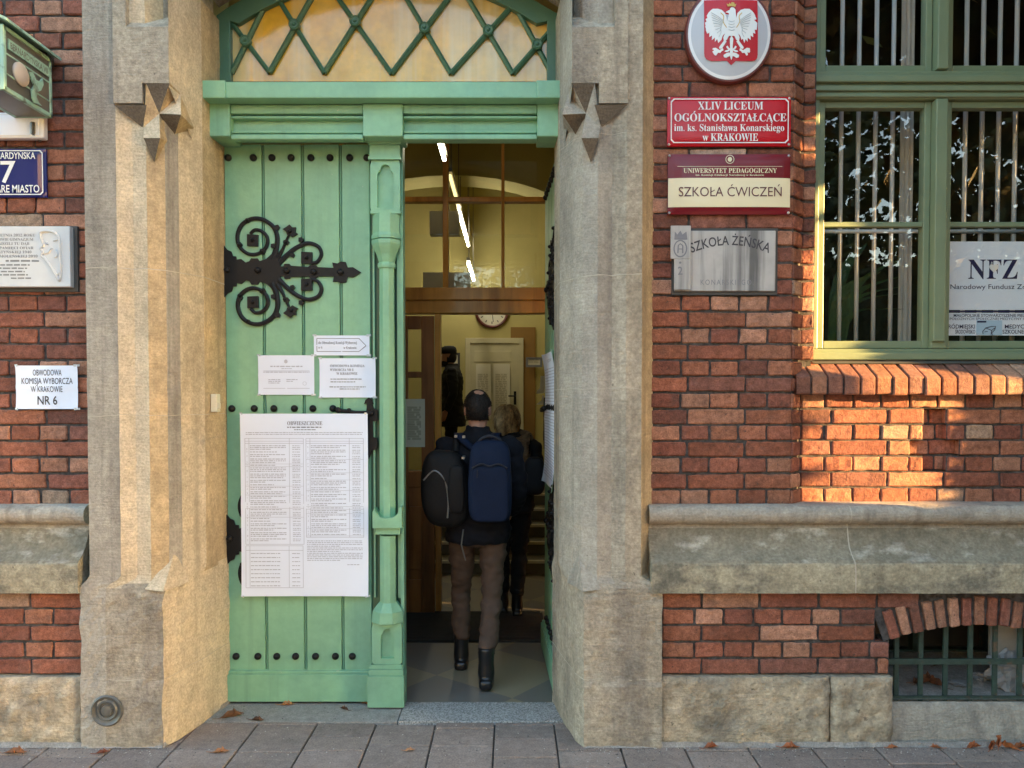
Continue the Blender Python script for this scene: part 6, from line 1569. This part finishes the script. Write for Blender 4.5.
# ------------------------------------------------------------------ across the street: what the windows mirror and what shades the front
def tree(x_, y_, h, r_, zc, n, label, seed, tints, trunk_r=.25, leaf=.12, grp='trees along the street', wob=1.):
    rt = random.Random(seed); T0 = empty('street_tree', (x_, y_, -.02)); tag(T0, label, 'tree', grp)
    q = MB(); q.tube([(x_, y_, -.3), (x_+.02*wob, y_, .1), (x_-.02*wob, y_+.03*wob, h*.3), (x_+.05*wob, y_, h*.55), (x_, y_, h*.85)], [trunk_r*1.35, trunk_r*1.0, trunk_r*(.95 if wob else .99), trunk_r*.6, trunk_r*.15], 16)
    cl = []
    for k in range(26):
        a = rt.uniform(0, 6.283); e = rt.uniform(-.5, 1.); d = rt.uniform(.35, .95)
        cl.append((x_+r_*d*math.cos(a)*math.cos(e*1.2), y_+r_*d*math.sin(a)*math.cos(e*1.2), zc+(h-zc)*.95*d*e if e > 0 else zc+1.5*e*d))
    cl += [(x_+rt.uniform(-.35, .5), y_+rt.uniform(-.1, .55), rt.uniform(4.1, 5.4)) for k in range(16)] if not wob else []  # extra leaf clumps added to block sun above the window
    for c in cl[:9]:
        z0 = h*rt.uniform(.28, .5); q.tube([(x_, y_, z0), ((x_+c[0])/2, (y_+c[1])/2, (z0+c[2])/2+.2), c], [trunk_r*.4, trunk_r*.22, .02], 8)
    q.build('trunk', 'bark', T0, smooth=True)
    q = MB()
    for k in range(n):
        c = cl[k % len(cl)]; g = lambda s_: rt.gauss(0, s_)
        p = Vector((c[0]+g(r_*.24), c[1]+g(r_*.24), c[2]+g(r_*.20)))
        u = Vector((g(1), g(1), g(1))).normalized(); v = u.orthogonal().normalized(); s_ = leaf*rt.uniform(.6, 1.3); t = rt.choice(tints); kk = rt.uniform(.7, 1.3)
        q.add([p-u*s_*.6, p+v*s_*.4, p+u*s_*.6, p-v*s_*.4], [(0, 1, 2, 3)], 0, tuple(a*kk for a in t))
    q.build('crown', 'tree_leaf', T0, recalc=False)
    return T0
GR = [(1, 1, 1), (.8, .95, .8), (1.4, 1.15, .7)]; AU = [(1, 1, 1), (2.2, 1.3, .6), (1.6, 1.2, .7)]
tree(5.0, -5.0, 9, 2.6, 4.0, 5200, 'green tree across the street facing the window', 1, GR, .22, .15)
tree(8.4, -3.6, 9.5, 2.7, 4.2, 5200, 'yellowing tree across the street, right of the green one', 2, AU, .28, .15)
tree(11.8, -6.2, 10, 3.0, 4.4, 8000, 'tall tree furthest right across the street', 3, GR, .3)
tree(-4.0, -10.8, 11, 3.2, 5, 7000, 'broad tree on the far pavement left of the door', 4, AU, .3)
tree(.8, -11.2, 8, 2.4, 4.4, 6000, 'small tree on the far pavement opposite the door', 5, GR, .2)
# unseen trunk and bush added right of the view, leaving a strip of sun
sS = lambda x_, s_: (s_-x_*math.sin(SUN_AZ))/math.cos(SUN_AZ)          # street distance of the ray that lands at offset s
x_ = 4.45; tr_ = .24
tree(x_, sS(x_, 4.172-tr_), 8.5, 2.0, 5.4, 22000, 'unseen street tree with a straight trunk, added to shade the school front', 6, AU, tr_, .17, wob=0.)
def building(x0, x1, y0, y1, h, label, rows, cols, m='render_wall'):
    T0 = empty('town_house', ((x0+x1)/2, y1, 0)); tag(T0, label, 'building')
    q = MB(); q.box(x0, x1, y0, y1, -.3, h); q.box(x0-.2, x1+.2, y0-.2, y1+.2, h, h+.3); q.build('wall', m, T0)
    q = MB(); yc = (y0+y1)/2; V = [(x0-.3, y0-.3, h+.301), (x1+.3, y0-.3, h+.301), (x1+.3, y1+.3, h+.301), (x0-.3, y1+.3, h+.301), (x0+2, yc, h+2.6), (x1-2, yc, h+2.6)]
    q.add(V, [(0, 1, 5, 4), (2, 3, 4, 5), (0, 3, 4), (1, 2, 5), (0, 1, 2, 3)]); q.build('roof', 'roof_tile', T0)
    first = None
    for r_ in range(rows):
        for c in range(cols):
            xx_ = x0+(x1-x0)*(c+.5)/cols; zz_ = 1.1+3.2*r_
            if first is None:
                q = MB(); q.box(-.5, .5, -.02, .05, 0, 1.8, 0); q.box(-.42, -.03, .05, .06, .08, 1.72, 1); q.box(.03, .42, .05, .06, .08, 1.72, 1); q.box(-.6, .6, 0, .12, -.1, -.002, 0)
                o = first = q.build('window', ['enamel_white', 'blind_dark'], T0, local=True); o.matrix_parent_inverse = world(T0).inverted()
            else: o = first.copy(); COL.objects.link(o)
            o.location = (xx_, y1, zz_)
    return T0
building(21.5, 30.3, -24, -13.0, 13.6, 'unseen four-storey house across the street to the right, sized to block the sun', 4, 5)  # unseen house placed and sized to help block the sun
building(-22, -9, -26, -14.0, 11.5, 'long rendered house across the street to the left', 3, 6)

# unseen evergreens and cabinet added to close the strip of sun on other sides
def column(x_, y_, r_, h, n, label, seed):
    T0 = empty('sun_block_shrub', (x_, y_, 0)); tag(T0, label, 'shrub', 'unseen evergreens added to block the sun')
    q = MB(); q.tube([(x_, y_, -.2), (x_, y_, h*.6)], [.07, .03], 8); q.build('stem', 'bark', T0)
    q = MB(); rt = random.Random(seed)
    for k in range(n):
        a = rt.uniform(0, 6.283); z_ = rt.uniform(.12, h); ed = r_*(1+.12*nz(a, z_, 0, 1.6)+.07*nz(a, z_, 4, 5))*min(1, (h+.2-z_)/1.2)*math.sqrt(rt.random())
        p = Vector((x_+ed*math.cos(a), y_+ed*math.sin(a), z_)); u = Vector((rt.gauss(0, 1), rt.gauss(0, 1), rt.gauss(.6, 1))).normalized(); v = u.orthogonal().normalized(); s_ = rt.uniform(.06, .12); kk = rt.uniform(.5, 1.)
        q.add([p-u*s_*.6, p+v*s_*.4, p+u*s_*.6, p-v*s_*.4], [(0, 1, 2, 3)], 0, (.7*kk, .9*kk, .8*kk))
    q.build('foliage', 'tree_leaf', T0, recalc=False)
column(5.3, sS(5.3, 4.372+.36), .35, 4.6, 27000, 'unseen slim evergreen added right of the school window to bound the sun strip', 77)
column(7.2, sS(7.2, 3.42), .74, 6.2, 26000, 'unseen stout evergreen added further along to shade the school front', 79)
x0, y0 = 5.9, sS(5.9, 4.2)
KT = empty('sun_block_cabinet', (x0+.2, y0, 0)); tag(KT, 'unseen grey green metal cabinet added right of the window to block low sun', 'cabinet')  # unseen box added to keep low sun off the string course
q = MB(); q.box(x0, x0+.4, y0-.33, y0+.33, .08, 1.60); q.build('body', 'blocker_metal', KT, bevel=.01)
q = MB(); q.box(x0-.03, x0+.43, y0-.36, y0+.36, 1.60, 1.655); q.build('lid', 'blocker_metal', KT, bevel=.01)
q = MB(); q.box(x0-.02, x0+.42, y0-.35, y0+.35, 0, .08); q.build('foot', 'concrete', KT)
q = MB(); q.box(x0-.012, x0-.0005, y0-.02, y0+.02, .8, .95); q.build('handle', 'iron', KT)
T0 = empty('hedge', (9, -11.6, 0)); tag(T0, 'unseen long tall hedge across the street, added to darken the window reflections', 'hedge')  # added out of view to darken the low part of the window reflections
q = MB(); rt = random.Random(78); q.box(-1, 24, -12.0, -11.3, -.1, 5.0, 0, (.5, .6, .5))
for k in range(30000):
    xx_ = rt.uniform(-1.2, 24.2); p = Vector((xx_, rt.uniform(-12.3, -11.0), rt.uniform(0, 4.9+.7*nz(xx_, 0, 0, .7)))); u = Vector((rt.gauss(0, 1), rt.gauss(0, 1), rt.gauss(0, 1))).normalized(); v = u.orthogonal().normalized(); s_ = rt.uniform(.08, .17); kk = rt.uniform(.5, 1.1)
    q.add([p-u*s_*.6, p+v*s_*.4, p+u*s_*.6, p-v*s_*.4], [(0, 1, 2, 3)], 0, (kk, kk, kk))
q.build('foliage', 'tree_leaf', T0, recalc=False)

rt = random.Random(91); q = MB()
for k in range(1500):
    x_ = rt.uniform(-2.6, 2.8); y_ = 3.70-abs(rt.gauss(0, .05)) if rt.random() < .6 else rt.uniform(3.4, 3.7)
    if -1.6 < x_ < .3 and rt.random() < .6: y_ = rt.uniform(3.75, 4.24)
    if (-1.72 < x_ < .36 or y_ < 3.705):
        if y_ > 3.7 and not (-1.55 < x_ < .25): continue
        s_ = rt.uniform(.0015, .005); a = rt.uniform(0, 6); k_ = rt.choice((.25, .4, .6, .12)); t = (k_*1.05, k_*.95, k_*.85)
        c, d = math.cos(a)*s_, math.sin(a)*s_
        q.add([(x_+c, y_+d, .002), (x_-d, y_+c, .002), (x_-c, y_-d*.6, .002), (x_+d*.7, y_-c, .002), (x_, y_, .002+s_*.9)], [(0, 1, 4), (1, 2, 4), (2, 3, 4), (3, 0, 4)], 0, t)
mat('grit', (.8, .8, .8), .95, 0, tint='mul')
o = q.build('grit', 'grit'); o['kind'] = 'stuff'
